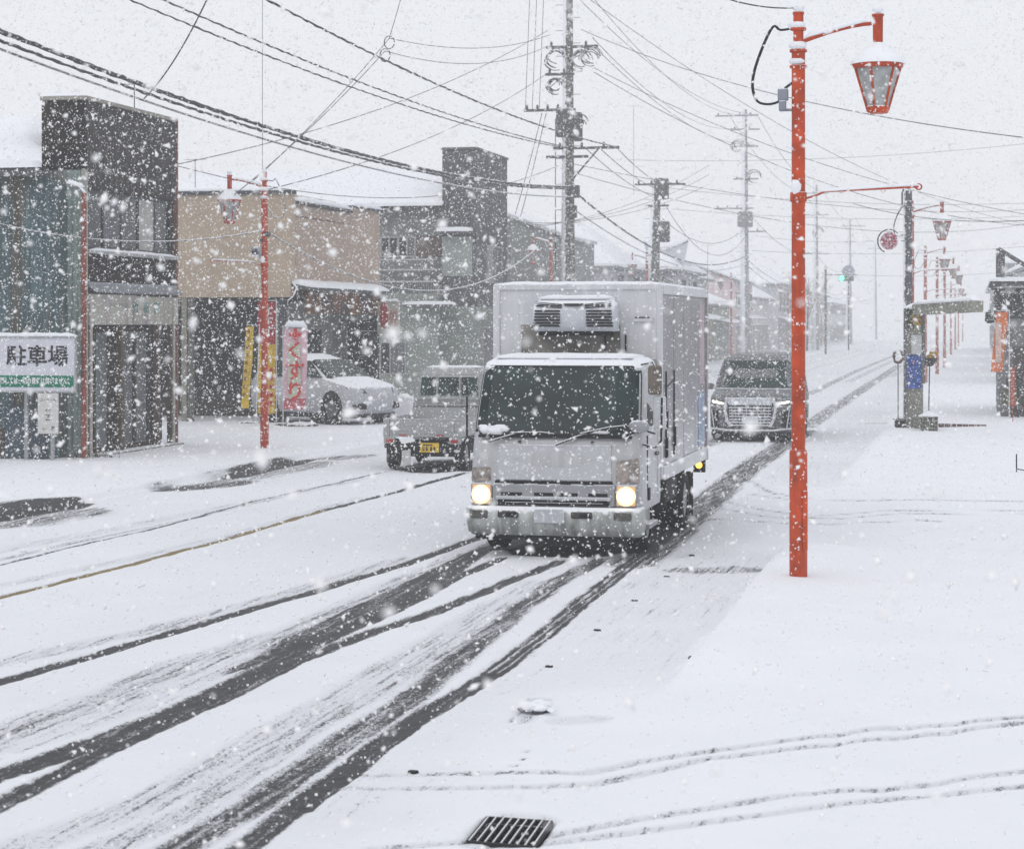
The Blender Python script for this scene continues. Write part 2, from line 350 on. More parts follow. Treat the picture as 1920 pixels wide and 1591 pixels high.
def smst(e0, e1, x): t = np.clip((x - e0) / (e1 - e0), 0, 1); return t*t*(3-2*t)
def vnoise(x, y, f, seed=0):
    x = x*f; y = y*f; xi = np.floor(x).astype(np.int64); yi = np.floor(y).astype(np.int64); fx = x-xi; fy = y-yi
    fx = fx*fx*(3-2*fx); fy = fy*fy*(3-2*fy)
    def h(a, b):
        n = (a*374761393 + b*668265263 + seed*974634777) & 0xffffffff; n = ((n ^ (n >> 13))*1274126177) & 0xffffffff; return ((n ^ (n >> 16)) & 0xffff)/65535.
    return (h(xi,yi)*(1-fx)+h(xi+1,yi)*fx)*(1-fy)+(h(xi,yi+1)*(1-fx)+h(xi+1,yi+1)*fx)*fy
KR, KL = -2.17, -12.75
def field(X, Y):
    dr_ = 1 - (smst(14.2, 16.6, Y)*(1-smst(24.0, 25.4, Y)) + smst(33.8, 35.5, Y)); we_ = (vnoise(Y, Y*0, 2.4, 41)-.5)*.10 + (vnoise(X, Y, 7, 42)-.5)*.05
    road_ = (X > KL) & (X < KR+.1)
    bare = np.where(road_, .15+.12*vnoise(X, Y*.5, .7, 31)+.10*smst(-3.9,-3.3,X), 0.0)*((1-dr_)*smst(-.02,.07,KR-X+we_)+dr_*smst(-.0,1.5,KR-X+we_*3))*smst(-.02,.08,X-KL); paint = np.zeros_like(X)
    wob = (vnoise(X, Y, 1.3, 3) - .5) * .05 + (vnoise(X, Y, 6, 4) - .5) * .03
    for pts, hw, s, soft, pa, taper in T:
        best = np.full_like(X, 1e9); tt = np.zeros_like(X); n = len(pts) - 1
        ys = [p[1] for p in pts]; xs = [p[0] for p in pts]; mrg = hw*(1+soft)+.3
        sel = (Y > min(ys)-mrg) & (Y < max(ys)+mrg) & (X > min(xs)-mrg) & (X < max(xs)+mrg)
        if not sel.any(): continue
        xx = X[sel]; yy = Y[sel]; bb = np.full_like(xx, 1e9); t2 = np.zeros_like(xx)
        for i in range(n):
            ax, ay = pts[i]; bx_, by = pts[i+1]; dx, dy = bx_-ax, by-ay; l2 = dx*dx+dy*dy+1e-9
            t = np.clip(((xx-ax)*dx+(yy-ay)*dy)/l2, 0, 1); d = np.hypot(xx-ax-t*dx, yy-ay-t*dy)
            m = d < bb; bb[m] = d[m]; t2[m] = ((i+t)/n)[m]
        hwv = hw * np.ones_like(xx)
        if taper: hwv = hw * np.sqrt(np.clip(np.minimum(t2, 1-t2)*4, 0.001, 1))
        if taper == .3: hwv = hw * np.clip(np.minimum(t2, 1-t2)*14+.6, 0, 1)
        dd = bb + wob[sel]*min(1, hw/.3)
        v = s * (1 - smst(hwv*(1-soft*.5), hwv*(1+soft), dd))
        bare[sel] = np.maximum(bare[sel], v)
        if pa: paint[sel] = np.maximum(paint[sel], pa*(1-smst(hw*.8, hw*1.5, bb)))
    # tread ribs in the right-hand wheel lines
    # kerb rise
    kr = smst(KR-.03, KR+.08, X + (vnoise(Y, Y*0, 2.1, 9)-.5)*.05)
    drive = 1 - (smst(14.9, 16.9, Y) * (1 - smst(24.2, 25.2, Y)) + smst(34.0, 35.5, Y))     # 1 where the kerb drops
    hr = .11*(1-drive) + .05*drive*smst(KR, KR+1.6, X)
    kl = smst(-KL-.03, -KL+.10, -X + (vnoise(Y, Y*0, 1.7, 19)-.5)*.06)
    hl = .10
    z = kr*hr + kl*hl
    z += .012*(vnoise(X, Y, .8, 1)-.5) + .012*(vnoise(X, Y, 2.7, 2)-.5)*(X < 4) + .03*(vnoise(X, Y, .25, 5)-.5)*smst(KR, KR+.6, X)
    z += .045*kr*smst(KR+.02, KR+.25, X)*(1-smst(KR+.4, KR+1.0, X))*(1-drive)
    z -= .03*np.clip(bare, 0, 1) * (.3+.7*(vnoise(X, Y, 18, 6)))
    # old tyre ruts under the fresh snow on the right
    for px in (1740, 1765, 1800, 1826, 1650):
        gx, gy = gnd(px, 1250); z -= .014*np.exp(-((X-gx-(Y-gy)*.045)/.07)**2)*(Y > 12)*(Y < 26)
    # the drain lies sunk in the snow
    A_, B_, D_ = [np.array(gnd(*p)) for p in ((880,1576),(1000,1586),(915,1533))]
    e1, e2 = B_-A_, D_-A_; det = e1[0]*e2[1]-e1[1]*e2[0]
    u_ = ((X-A_[0])*e2[1]-(Y-A_[1])*e2[0])/det; v_ = (e1[0]*(Y-A_[1])-e1[1]*(X-A_[0]))/det
    ins = smst(-.10,.0,u_)*smst(-.10,.0,1-u_)*smst(-.07,.0,v_)*smst(-.07,.0,1-v_)*(np.abs(X) < 8)*(Y < 14)
    z -= .07*ins; bare = np.maximum(bare, .9*ins)
    return z, bare, paint
ys = [9.3]
while ys[-1] < 1450: ys.append(ys[-1] + (.019 if 11 < ys[-1] < 18.5 else .034)*(ys[-1]/10)**1.72)
ys = [-12, -4, 2, 6, 8] + ys; ys[-1] = 1450
YS = np.array(ys)
def sheet(name, xs, label=None):
    X, Y = np.meshgrid(np.array(xs), YS); z, b, p = field(X, Y)
    h, w_ = X.shape
    me = bpy.data.meshes.new(name); n = h*w_
    co_ = np.stack([X.ravel(), Y.ravel(), z.ravel()], 1).astype(np.float32)
    i = np.arange((h-1)*w_).reshape(h-1, w_)[:, :-1]
    q = np.stack([i, i+1, i+w_+1, i+w_], -1).reshape(-1, 4)
    me.vertices.add(n); me.vertices.foreach_set('co', co_.ravel())
    me.loops.add(q.size); me.loops.foreach_set('vertex_index', q.ravel().astype(np.int32))
    me.polygons.add(len(q)); me.polygons.foreach_set('loop_start', (np.arange(len(q))*4).astype(np.int32))
    me.polygons.foreach_set('use_smooth', np.ones(len(q), bool))
    me.update(calc_edges=True)
    for nm, a in (('bare', b), ('paint', p)):
        at_ = me.attributes.new(nm, 'FLOAT', 'POINT'); at_.data.foreach_set('value', a.ravel().astype(np.float32))
    me.materials.append(GROUND)
    o = bpy.data.objects.new(name, me); C.objects.link(o); o['kind'] = 'structure'; return o
xl, xr = -12.62, -2.26
sheet('road', np.linspace(xl, xr, 400))
sheet('pavement_right', list(np.linspace(xr, -1.9, 14)) + list(np.linspace(-1.87, 3.2, 110)[0:]))
sheet('pavement_left', list(np.linspace(-17.5, -13.1, 30)) + list(np.linspace(-13.05, xl, 16)))
sheet('ground_left', [-400, -150, -80, -50, -35, -28, -24, -21, -19, -17.5])
sheet('ground_right', [3.2, 5, 8, 12, 20, 35, 80, 150, 400])

# ------------------------------------------------------------------ common materials
RED = mat('lamp_red', (.46, .056, .012), .45, var=.25, vs=7, streak=.15, col2=(.33,.055,.02), c2=.60, snow=.55, stuck=.30, spec=.22)
REDF = mat('lamp_red_snowed', (.42, .055, .022), .45, var=.12, vs=5, snow=.7, stuck=.42)
LGLASS = mat('lantern_glass', (.36, .38, .38), .25, var=.25, vs=14, stuck=.2)
BLACK = mat('black_rubber', (.018, .018, .02), .55, snow=.55)
CONC = mat('pole_concrete', (.10, .10, .085), .85, var=.3, vs=10, side=.5, stuck=.62, snow=.6)
HARD = mat('pole_hardware', (.08, .08, .085), .6, var=.2, snow=.6, stuck=.42)
CABLE = mat('cable_black', (.045, .045, .05), .6, var=.1, snow=.55, stuck=.42)
CABLES = mat('cable_snowed', (.10, .10, .10), .6, var=.1, snow=.95, stuck=.75)
THINW = mat('wire_grey', (.09, .09, .10), .6, var=.1, stuck=.25)

# ------------------------------------------------------------------ street lamps
def make_lamp(side, M_, label, loc, arm_len=1.16, camera_ball=False, gadget=False, detail=True):
    t = thing('street_lamp', loc, label, 'street lamp', 'red lantern lamps along the street')
    s = side; n = 20 if detail else 10
    MB().lathe([(.088,-.15),(.088,1.33),(.080,1.36)], n=n).build('pole_sleeve', M_, t)
    bx('access_door', (.05*1, -.09, .35), (.095, -.05, .95), M_, t, bevel=.004)
    MB().lathe([(.068,1.35),(.066,5.20),(.066,5.42)], n=n).build('pole', M_, t)
    for z, r in ((5.24,.086),(5.40,.086),(5.62,.076),(5.78,.056)):
        MB().lathe([(r*.9,z-.016),(r,z-.012),(r,z+.012),(r*.9,z+.016)], n=n).build('collar', M_, t)
    MB().lathe([(.05,5.42),(.05,5.78)], n=n).build('pole_top', M_, t)
    z0 = 5.50
    pts = [(s*(.05+.66*k/8), 0, z0 + .14*math.sin(k/8*1.5)+.02*k/8) for k in range(9)]
    MB().tube(pts, .024, 8).build('arm', M_, t)
    lx = s*.77
    MB().lathe([(.048,5.40),(.05,5.72),(.06,5.73),(.06,5.75),(.02,5.76)], c=(lx,0), n=12).build('hanger', M_, t)
    # lantern
    MB().lathe([(.04,5.44),(.055,5.40),(.16,5.31),(.258,5.245),(.262,5.225),(.235,5.20)], c=(lx,0), n=8, ph=R(22.5), smooth=False).build('lantern_roof', M_, t)
    body = MB(); body.lathe([(.100,4.80),(.215,5.20)], c=(lx,0), n=6, ph=R(15), smooth=False)
    gl = body.build('lantern_glass', LGLASS, t)
    fr = MB()
    for k in range(6):
        a = math.pi*2*k/6+R(15)
        fr.cyl((lx+.104*math.cos(a), .104*math.sin(a), 4.79), (lx+.222*math.cos(a), .222*math.sin(a), 5.20), .012, n=5)
    fr.build('lantern_frame', M_, t)
    MB().lathe([(.09,4.75),(.112,4.77),(.118,4.815),(.106,4.825)], c=(lx,0), n=6, ph=R(15), smooth=False).build('lantern_base', M_, t)
    MB().lathe([(.268,5.243),(.262,5.275),(.20,5.34),(.12,5.42),(.06,5.46)], c=(lx,0), n=14).build('snow_cap', SNOW, t)
    sn = MB(); snow_strip(sn, (s*.07,0,z0+.03), (s*.66,0,z0+.175), .07, .055, 10)
    sn.blob((lx,0,5.80), .06, sq=(1,1,.7)); sn.blob((0,0,5.83), .055, sq=(1,1,.8)); sn.blob((-.01,0,5.655), .09, sq=(1,1,.5)); sn.blob((0,-.01,5.45), .09, sq=(1,1,.55)); sn.blob((-.01,-.02,5.29), .09, sq=(1,1,.4))
    # banner arm
    al = arm_len*s
    MB().tube([(s*.05,0,3.90),(s*.18,0,3.94),(s*.26,0,3.975),(al,0,4.01)], .013, 6).build('banner_arm', M_, t)
    MB().lathe([(.075,3.87),(.082,3.88),(.082,3.96),(.075,3.97)], n=n).build('collar', M_, t)
    ring = MB()
    for rx in (s*.42, s*.82): ring.tube([(rx+.02*math.cos(a*.7), 0, 3.975+.02*math.sin(a*.7)) for a in range(10)], .003, 4)
    ring.tube([(al+.03*math.cos(a*.7), 0, 4.01+.03*math.sin(a*.7)) for a in range(10)], .009, 5)
    ring.build('banner_ring', M_, t)
    snow_strip(sn, (s*.2,0,3.97), (al,0,4.025), .035, .03, 14); sn.blob((-.02,-.05,4.02), .055, sq=(1,1,1.6))
    sn.build('snow_ridge', SNOW, t)
    # cable loop on the far side of the lantern
    lp = [(-s*.07,0,5.63),(-s*.18,0,5.62),(-s*.24,0,5.66),(-s*.32,0,5.52),(-s*.42,0,5.25),(-s*.45,0,5.05),(-s*.40,0,4.90),(-s*.27,0,4.87),(-s*.16,0,4.92),(-s*.13,0,5.02),(-s*.06,0,5.08)]
    sm_ = []
    for i in range(len(lp)-1):
        for k in range(4):
            f = k/4; p0 = lp[max(i-1,0)]; p1 = lp[i]; p2 = lp[i+1]; p3 = lp[min(i+2,len(lp)-1)]
            sm_.append(tuple(.5*((2*b)+(-a+c)*f+(2*a-5*b+4*c-d)*f*f+(-a+3*b-3*c+d)*f**3) for a,b,c,d in zip(p0,p1,p2,p3)))
    MB().tube(sm_+[lp[-1]], .015, 6).build('cable_loop', BLACK if M_ is RED else mat('cable_loop_snowed', (.2,.2,.2), .6, snow=.95, stuck=.6), t)
    if gadget:
        MB().box((-.19,-.04,4.80),(-.12,.04,4.90)).box((-.20,-.045,4.90),(-.10,.045,5.02)).box((-.19,-.015,4.79),(-.05,.015,4.82)).build('sensor_box', mat('sensor_grey', (.25,.27,.32), .5, snow=.8, stuck=.4), t, bevel=.01)
    if camera_ball:
        MB().blob((-.16,-.05,4.18), .13, n=12, jit=.02).build('loudspeaker', mat('speaker_grey', (.35,.37,.40), .5, snow=.5), t)
        MB().cyl((-.14,-.2,4.16),(-.14,-.12,4.17), .07, n=14).build('speaker_mouth', mat('speaker_dark', (.05,.06,.07), .5, stuck=.4), t)
        MB().box((.03,-.08,4.48),(.13,.0,4.58)).box((-.07,-.08,4.38),(.0,0,4.44)).build('clamp_box', mat('clamp_dark', (.06,.07,.07), .5, snow=.8, stuck=.5), t)
    return t
LAMP1 = (ray(1497,HZ)[0]*20.95, ray(1497,HZ)[1]*20.95)
make_lamp(1, RED, 'bright red street lamp nearest the camera, lantern on its right arm, standing in fresh snow', (*LAMP1, .08), gadget=True).scale = (1,1,.969)
def lat(px, d): r = ray(px, HZ); return (r[0]*d, r[1]*d)
fl = make_lamp(-1, REDF, 'red lamp with snow capped lantern and round loudspeaker in front of the beige building', (*lat(496, 43.3), -.10), camera_ball=True)
fl.scale = (.97, 1, 1.0)
REDM = mat('lamp_red_hazed', (.36, .085, .06), .5, var=.2, vs=6, snow=.8, stuck=.62)  # red dulled and heavily flecked: haze put into the far lamps' colour
protoL = make_lamp(-1, REDM, 'faded red lamp by the big utility pole, its lantern above the truck roof', (*lat(1033, 72), .05), detail=False)
protoL.scale = (.8, .8, .96)
for px, d, lab in ((1213, 90, 'hazy red lamp left of the slanting pole beyond the truck box'), (1371, 128, 'thin pale red lamp rising above the black van'), (1478, 172, 'very faint red lamp far off, half hidden behind the nearest lamp pole'), (1540, 226, 'faintest lamp of the left row, dissolving in the snowfall')):
    c = copy_tree(protoL); x, y = lat(px, d); c.location = (x, y, .05); c['label'] = lab
protoR = make_lamp(1, REDM, 'red lamp with snow topped lantern right beside the dark grey sign pole', (*lat(1709, 55), .05), detail=False)
protoR.scale = (1, 1, .99)
for px, d, lab in ((1757, 103, 'pale red lamp close behind the second lantern of the right row'), (1791, 195, 'tiny faint lamp between two others of the far right row'), (1805, 280, 'last speck of a lamp in the right row'), (1735, 88, 'pale red lamp just right of the grey sign pole, second smaller lantern'), (1771, 118, 'faint red lamp between the shelter beam and the second lantern'), (1783, 165, 'very faint lamp of the right row near the far end'), (1797, 225, 'faintest lamp of the right row at the end of the street')):
    c = copy_tree(protoR); x, y = lat(px, d); c.location = (x, y, .05); c['label'] = lab

# ------------------------------------------------------------------ utility poles
def upole(px, d, H, r0, r1, arms, label, trans=None, coils=(), steps=True, lean=0.):
    x, y = lat(px, d); t = thing('utility_pole', (x, y, 0), label, 'utility pole', 'utility poles along the left pavement')
    MB().cyl((lean, 0, -.2), (0, 0, H), r0, r1, 14).build('shaft', CONC, t)
    for z, a, b, ins in arms:
        m = MB().box((a, -.20, z-.045), (b, -.11, z+.045)); o = m.build('crossarm', HARD, t)
        iz = MB()
        for k in range(ins):
            xx = a + (b-a)*(k+.3)/ins
            iz.lathe([(.03,z+.045),(.055,z+.07),(.035,z+.10),(.055,z+.13),(.02,z+.20)], c=(xx,-.155), n=8)
        if ins: iz.build('insulators', HARD, o)
    if trans:
        for tz, tx, tr_ in trans:
            MB().lathe([(tr_*.9,tz-.5),(tr_,tz-.46),(tr_,tz+.40),(tr_*.8,tz+.5)], c=(tx,-.1), n=14).build('transformer', HARD, t)
    for cx, cz, cr in coils:
        m = MB()
        for k in range(5):
            q = rnd.uniform(.7,1.1)*cr; ox = rnd.uniform(-.1,.1); oz = rnd.uniform(-.1,.1)
            m.tube([(cx+ox+q*math.cos(a*math.pi/8), -.2+rnd.uniform(-.03,.03)+.1*math.cos(a), cz+oz+q*.9*math.sin(a*math.pi/8)) for a in range(rnd.randint(10,15))], .02, 4)
        m.build('cable_coil', CABLE, t)
    if steps:
        m = MB(); z = 3.
        while z < H-.5: s_ = 1 if int(z/.45) % 2 else -1; m.cyl((0,0,z),(s_*(r0+.16),0,z), .012, n=5); z += .45
        m.build('climbing_steps', HARD, t, kind='stuff')
    return t
up = upole(1065, 75, 15.2, .28, .16, [(14.3,-1.1,1.1,3),(12.3,-.75,1.1,3),(11.35,-.78,.25,2),(10.1,-1.55,.3,5),(8.75,-.5,1.85,3),(8.45,-.75,.75,0)],
      'massive snow plastered concrete utility pole with transformer, behind the white truck box', trans=[(9.65,-.05,.36),(9.5,.34,.2)],
      coils=[(.45,11.8,.35),(.85,11.95,.4),(-.45,11.9,.35),(.4,9.6,.25),(-.45,10.9,.3)])
MB().cyl((1.1,-.16,8.7),(.15,-.16,7.6), .035, n=6).build('brace', HARD, up)
MB().box((.05,-.35,7.0),(.45,-.1,7.45)).box((.1,-.4,6.3),(.35,-.1,6.75)).build('cable_closure', HARD, up, bevel=.04)
MB().tube([(-.1,-.2,11.3),(-.6,-.2,10.9),(-.5,-.2,10.6)], .02, 4).build('jumper_loop', CABLE, up)
upole(1231, 100, 9.4, .42, .20, [(9.1,-1.0,1.4,4),(8.1,-.5,.6,0)], 'short hazy utility pole with a bulky transformer, right of the snowy gable', trans=[(8.9,.25,.35),(6.9,.25,.4)], coils=[(.6,4.8,.3)], lean=-.35)
CONC = mat('hazed_pole_concrete', (.20,.20,.20), .85, var=.3, vs=10, side=.9, stuck=.72); HARD = mat('hazed_pole_hardware', (.20,.20,.21), .6, stuck=.6)  # paler, whiter pole materials carry part of the haze in their colour
u3 = upole(1396, 138, 16.4, .36, .16, [(16.0,-1.9,.9,4),(15.1,-.9,1.0,2),(14.0,-.9,.9,2),(11.9,-.7,.9,2),(10.0,-1.9,.6,4),(8.5,-.2,1.4,2)], 'tall faint utility pole with many crossarms above the black van', trans=[(9.3,.05,.5)], coils=[(.6,12,.5),(-.5,14,.4)])
upole(1529, 198, 15.4, .38, .18, [(14.6,-1.2,1.2,3),(12.6,-1.4,1.2,2),(9,-1.,1.2,2)], 'very faint utility pole just right of the nearest red lamp pole', steps=False, coils=[(.3,11,.5)])
upole(1592, 248, 14.6, .40, .2, [(13.8,-.9,1.9,3),(12,-.5,.8,1)], 'ghostly utility pole behind the green traffic light', steps=False)
upole(1640, 315, 14.2, .42, .2, [(13.5,-1.,1.,3)], 'most distant utility pole, barely visible in the snow', steps=False)

HARD = mat('pole_hardware', (.08, .08, .085))
# ------------------------------------------------------------------ overhead cables
def P1(x, z): b = lat(1065, 75); return (b[0]+x, b[1]-.15, z)
def PX(px, d, x, z): b = lat(px, d); return (b[0]+x, b[1]-.15, z)
def cable(a, b, sag, r, m, label, name='overhead_cable', n=26, wrap=False, group='overhead cables', cat='cable'):
    a, b = Vector(a), Vector(b)
    L_ = (b-a).length; ph = rnd.uniform(0, 6)
    pts = []
    for i in range(n+1):
        t = i/n; p = a*(1-t)+b*t - Vector((0,0,4*sag*t*(1-t))); pts.append(p)
    if wrap:  # lumpy, with bound-on strand
        n = 260; pts = []; rr = []
        for i in range(n+1):
            t = i/n; pts.append(a*(1-t)+b*t - Vector((0,0,4*sag*t*(1-t)+.008*math.sin(i*1.7)))); rr.append(r*rnd.uniform(.75,1.25))
        o = MB().tube(pts, rr, 6).build(name, m)
    else: o = MB().tube(pts, r, 6).build(name, m)
    return tag(o, label, cat, group)
A0 = (-15.2, 26.0)
def Z0(x, z): return (A0[0]+x, A0[1], z)
cable(Z0(.3,7.45), P1(.15,7.40), .75, .044, CABLE, 'thickest lumpy black cable bundle sloping from the upper left to the big pole', wrap=True)
cable(Z0(.3,7.28), P1(.15,7.33), .72, .030, CABLE, 'middle cable right under the thick lumpy bundle', wrap=True)
cable(Z0(.32,7.15), P1(.15,7.05), .70, .026, CABLES, 'snow lined lower cable beneath the thick bundle, reaching the pole lowest')
cable(Z0(-.2,8.95), P1(-.3,8.80), .50, .020, CABLE, 'leftmost of the three dark wires crossing the upper left sky', wrap=True)
cable(Z0(.35,9.0), P1(0,8.78), .48, .020, CABLE, 'middle of the three dark wires crossing the upper left sky', wrap=True)
cable(Z0(2.0,9.3), P1(1.7,8.78), .62, .024, CABLE, 'rightmost dark wire crossing the upper left sky to the long crossarm', wrap=True)
# service drops round the hanging joint
J = at(730, 72, 52); J2 = at(722, 96, 52)
cable(J, at(775, -90, 58), .05, .010, THINW, 'thin wire leaving the hanging joint upwards out of the picture')
cable(J, at(468, 345, 43.2), .12, .010, THINW, 'upper of two thin wires from the hanging joint to the left lantern')
cable(J2, at(440, 365, 43.2), .12, .010, THINW, 'lower of two thin wires from the hanging joint to the left lantern')
cable(J, P1(-.6,12.75), .35, .010, THINW, 'slack thin wire from the hanging joint to the big pole top')
cable(J2, P1(-.7,12.35), .45, .010, THINW, 'second slack thin wire from the hanging joint to the big pole')
jm = MB()
for c in (J, J2): jm.tube([(c[0]+.13*math.cos(a*.6), c[1], c[2]-.10+.16*math.sin(a*.6)) for a in range(11)], .014, 5)
tag(jm.build('cable_joint', CABLE), 'small looped cable joint hanging in mid air in the upper middle', 'cable joint')
cable(at(328, 309, 45), P1(-.7,12.9), .5, .010, THINW, 'thin straight wire rising from the dark building to the big pole')
cable(at(328, 310, 45), P1(-.3,8.15), .9, .010, THINW, 'thin sagging wire from the dark building to the middle of the big pole')
cable(at(430, 372, 43.2), P1(-.7,11.4), .5, .010, THINW, 'thin wire from the left lantern rising to the big pole hardware')
cable(at(268, 187, 43), at(415, -60, 37), .25, .014, CABLE, 'short dark cable rising steeply from the dark building roof')
cable(at(492, 322, 43.3), at(492, -60, 43.3), 0, .006, THINW, 'thin vertical wire above the left lamp pole')
# festoon wire on the left lamps
cable(at(-60, 405, 38), at(491, 432, 43.2), .33, .014, CABLES, 'white snow covered wire crossing the teal and dark buildings', 'festoon_wire')
cable(at(498, 432, 43.4), at(1010, 462, 71.5), 1.35, .018, CABLES, 'white snow covered wire sagging from left lamp across the grey house', 'festoon_wire', n=40)
# drops beside the big pole
for k, (xa, xb) in enumerate(((-1.25,-1.5),(-1.0,-1.25),(-.75,-1.0))):
    cable(P1(xa,16.5), P1(xb,10.15), .02, .012, THINW, ['left of the three vertical jumper wires beside the big pole', 'middle of the three vertical jumper wires beside the big pole', 'right of the three vertical jumper wires beside the big pole'][k], group='vertical jumper wires left of the big pole')
cable(P1(-.9,10.0), at(966, 402, 77), .08, .014, CABLE, 'left drop wire from the big pole to the grey tower house')
cable(P1(-.75,10.0), at(974, 414, 77), .08, .014, CABLE, 'right drop wire from the big pole to the grey tower house')
cable(P1(-.42,9.8), P1(-.42,4.5), .0, .016, CABLE, 'vertical drop cable hanging just left of the big pole')
for k in range(3):
    cable(at(985, 418+k*5, 78), at(1330, 345-k*18, 100), .5, .010, THINW, ['lowest of the fine wires fanning out over the snowy roofs', 'middle one of the fine wires fanning out over the snowy roofs', 'steepest of the fine wires fanning out over the snowy roofs'][k], group='fine wires over the snowy roofs')
# big pole onwards
p2 = lambda x, z: PX(1231, 100, x, z); p3 = lambda x, z: PX(1396, 138, x, z); p4 = lambda x, z: PX(1529, 198, x, z); p5 = lambda x, z: PX(1592, 248, x, z); p6 = lambda x, z: PX(1640, 315, x, z)
cable(P1(.3,7.2), p3(0,6.9), 1.35, .035, CABLE, 'thick lumpy bundle continuing from the big pole down to the right', wrap=True)
cable(P1(.25,6.6), p3(0,6.4), 1.1, .022, CABLES, 'thinner cable under the bundle right of the big pole')
cable(P1(.7,8.7), p2(-.3,8.6), .15, .016, CABLE, 'left of three wires falling from the long crossarm to the short pole')
cable(P1(1.2,8.7), p2(0,8.9), .15, .016, CABLE, 'middle of three wires falling from the long crossarm to the short pole')
cable(P1(1.8,8.7), p2(.3,9.1), .15, .016, CABLE, 'right of three wires falling from the long crossarm to the short pole')
cable(p2(.3,7.5), p3(-.4,8.4), .9, .016, THINW, 'wire sagging between the short pole and the tall faint pole')
cable(p2(.4,8.2), p3(.2,8.4), 1.9, .016, THINW, 'lower wire sagging between the short pole and the tall faint pole')
for k, (xa, za, xb, zb) in enumerate(((.2,14.9,-.8,16.1),(.2,14.2,.5,16.1),(.9,12.6,-.6,15.2),(.95,12.3,.7,14.1))):
    cable(P1(xa,za), p3(xb,zb), 1.0, .013, THINW, ['topmost fine wire between the big pole and the tall faint pole', 'second highest fine wire between the big pole and the tall faint pole', 'third fine wire down between the big pole and the tall faint pole', 'lowest of the high fine wires between the big and the tall faint pole'][k], group='fine high wires between the poles')
for k, (xb, za, zb) in enumerate(((-1.,16.1,14.7),(.8,16.1,14.7),(0,10.1,9.1),(0,6.9,6.6),(.1,6.4,6.2))):
    cable(p3(xb,za), p4(xb,zb), 1.1, .018, CABLE if k > 2 else THINW, 'faint wire between the tall faint pole and the next one', group='faint wires beyond the tall pole')
    cable(p4(xb,zb), p5(xb,zb), 1.1, .018, THINW, 'ghostly wire towards the end of the street', group='ghostly wires at the street end')
    cable(p5(xb,zb), p6(xb,zb), 1.1, .018, THINW, 'ghostly wire towards the end of the street', group='ghostly wires at the street end')
RP = (3.2, 62)
cable(P1(.5,12.9), at(2010, 268, 44), .55, .012, THINW, 'long thin wire passing behind the red lantern to the right edge')
cable(P1(.95,11.55), at(1990, 412, 72), .75, .013, CABLE, 'upper dark wire from the big pole crossing the street to the right')
cable(P1(.95,11.4), at(1960, 425, 80), 1.15, .013, CABLE, 'lower dark wire from the big pole crossing the street to the right')
cable(P1(.2,14.4), at(2010, 432, 120), 1.8, .012, THINW, 'steep thin wire from the top of the big pole to the far right')
cable(P1(.2,8.2), at(2010, 385, 120), .9, .012, THINW, 'faint level wire from the big pole behind the red lamp pole')
cable(P1(.2,7.9), at(2010, 402, 120), 1.5, .012, THINW, 'second faint level wire behind the red lamp pole')
for k, (a, b) in enumerate((((1250,352),(1990,378)),((1180,300),(1990,262)),((1260,392),(1990,402)),((1410,470),(1990,455)),((1410,440),(1700,445)),((1540,512),(1990,500)))):
    cable(at(*a, 125+k*12), at(*b, 125+k*12), .5, .013, THINW, ['upper faint wire crossing the far street just above the far lanterns', 'faint wire rising gently to the right across the far street', 'second faint wire crossing the far street, below the upper one', 'lowest but one faint wire across the far street', 'short faint wire between the tall faint pole and the ornament', 'lowest faint wire across the far street, under the ornament'][k], group='faint level wires across the far street')
cable(at(1340, -10, 20.3), (-1.72, 21.1, 5.74), .04, .008, CABLE, 'dark wire running from the top edge to the nearest red lamp top')
cable(at(1600, 382, 60), at(1990, 408, 48), .25, .010, THINW, 'wire passing above the second right lantern')

# ------------------------------------------------------------------ windows and walls helpers
GLASS = mat('window_glass', (.020, .026, .030), .15, var=.5, vs=1.6, spec=.3)
CURT = mat('pale_curtain', (.38, .39, .37), .8, streak=.15)
CURT2 = mat('grey_curtain', (.13, .14, .15), .8, streak=.2)
DWOOD = mat('dark_wood', (.045, .032, .026), .75, var=.3, vs=6, streak=.25, snow=.9)
ALU = mat('window_aluminium', (.33, .34, .35), .5, metal=.3, snow=.7)
def corr(mb, a, b, z0, z1, nrm, pitch=.095, dep=.022):
    """corrugated sheet between plan points a and b; nrm = outward plan normal"""
    a, b = Vector((*a, 0)), Vector((*b, 0)); L_ = (b-a).length; n = max(2, int(L_/pitch)); nn = Vector((*nrm, 0)); P = [[], []]
    for i in range(n*4+1):
        p = a+(b-a)*(i/(n*4)) + nn*(dep if (i % 4) in (1, 2) else 0)
        P[0].append((p.x, p.y, z0)); P[1].append((p.x, p.y, z1))
    mb.grid(P, smooth=False); return mb
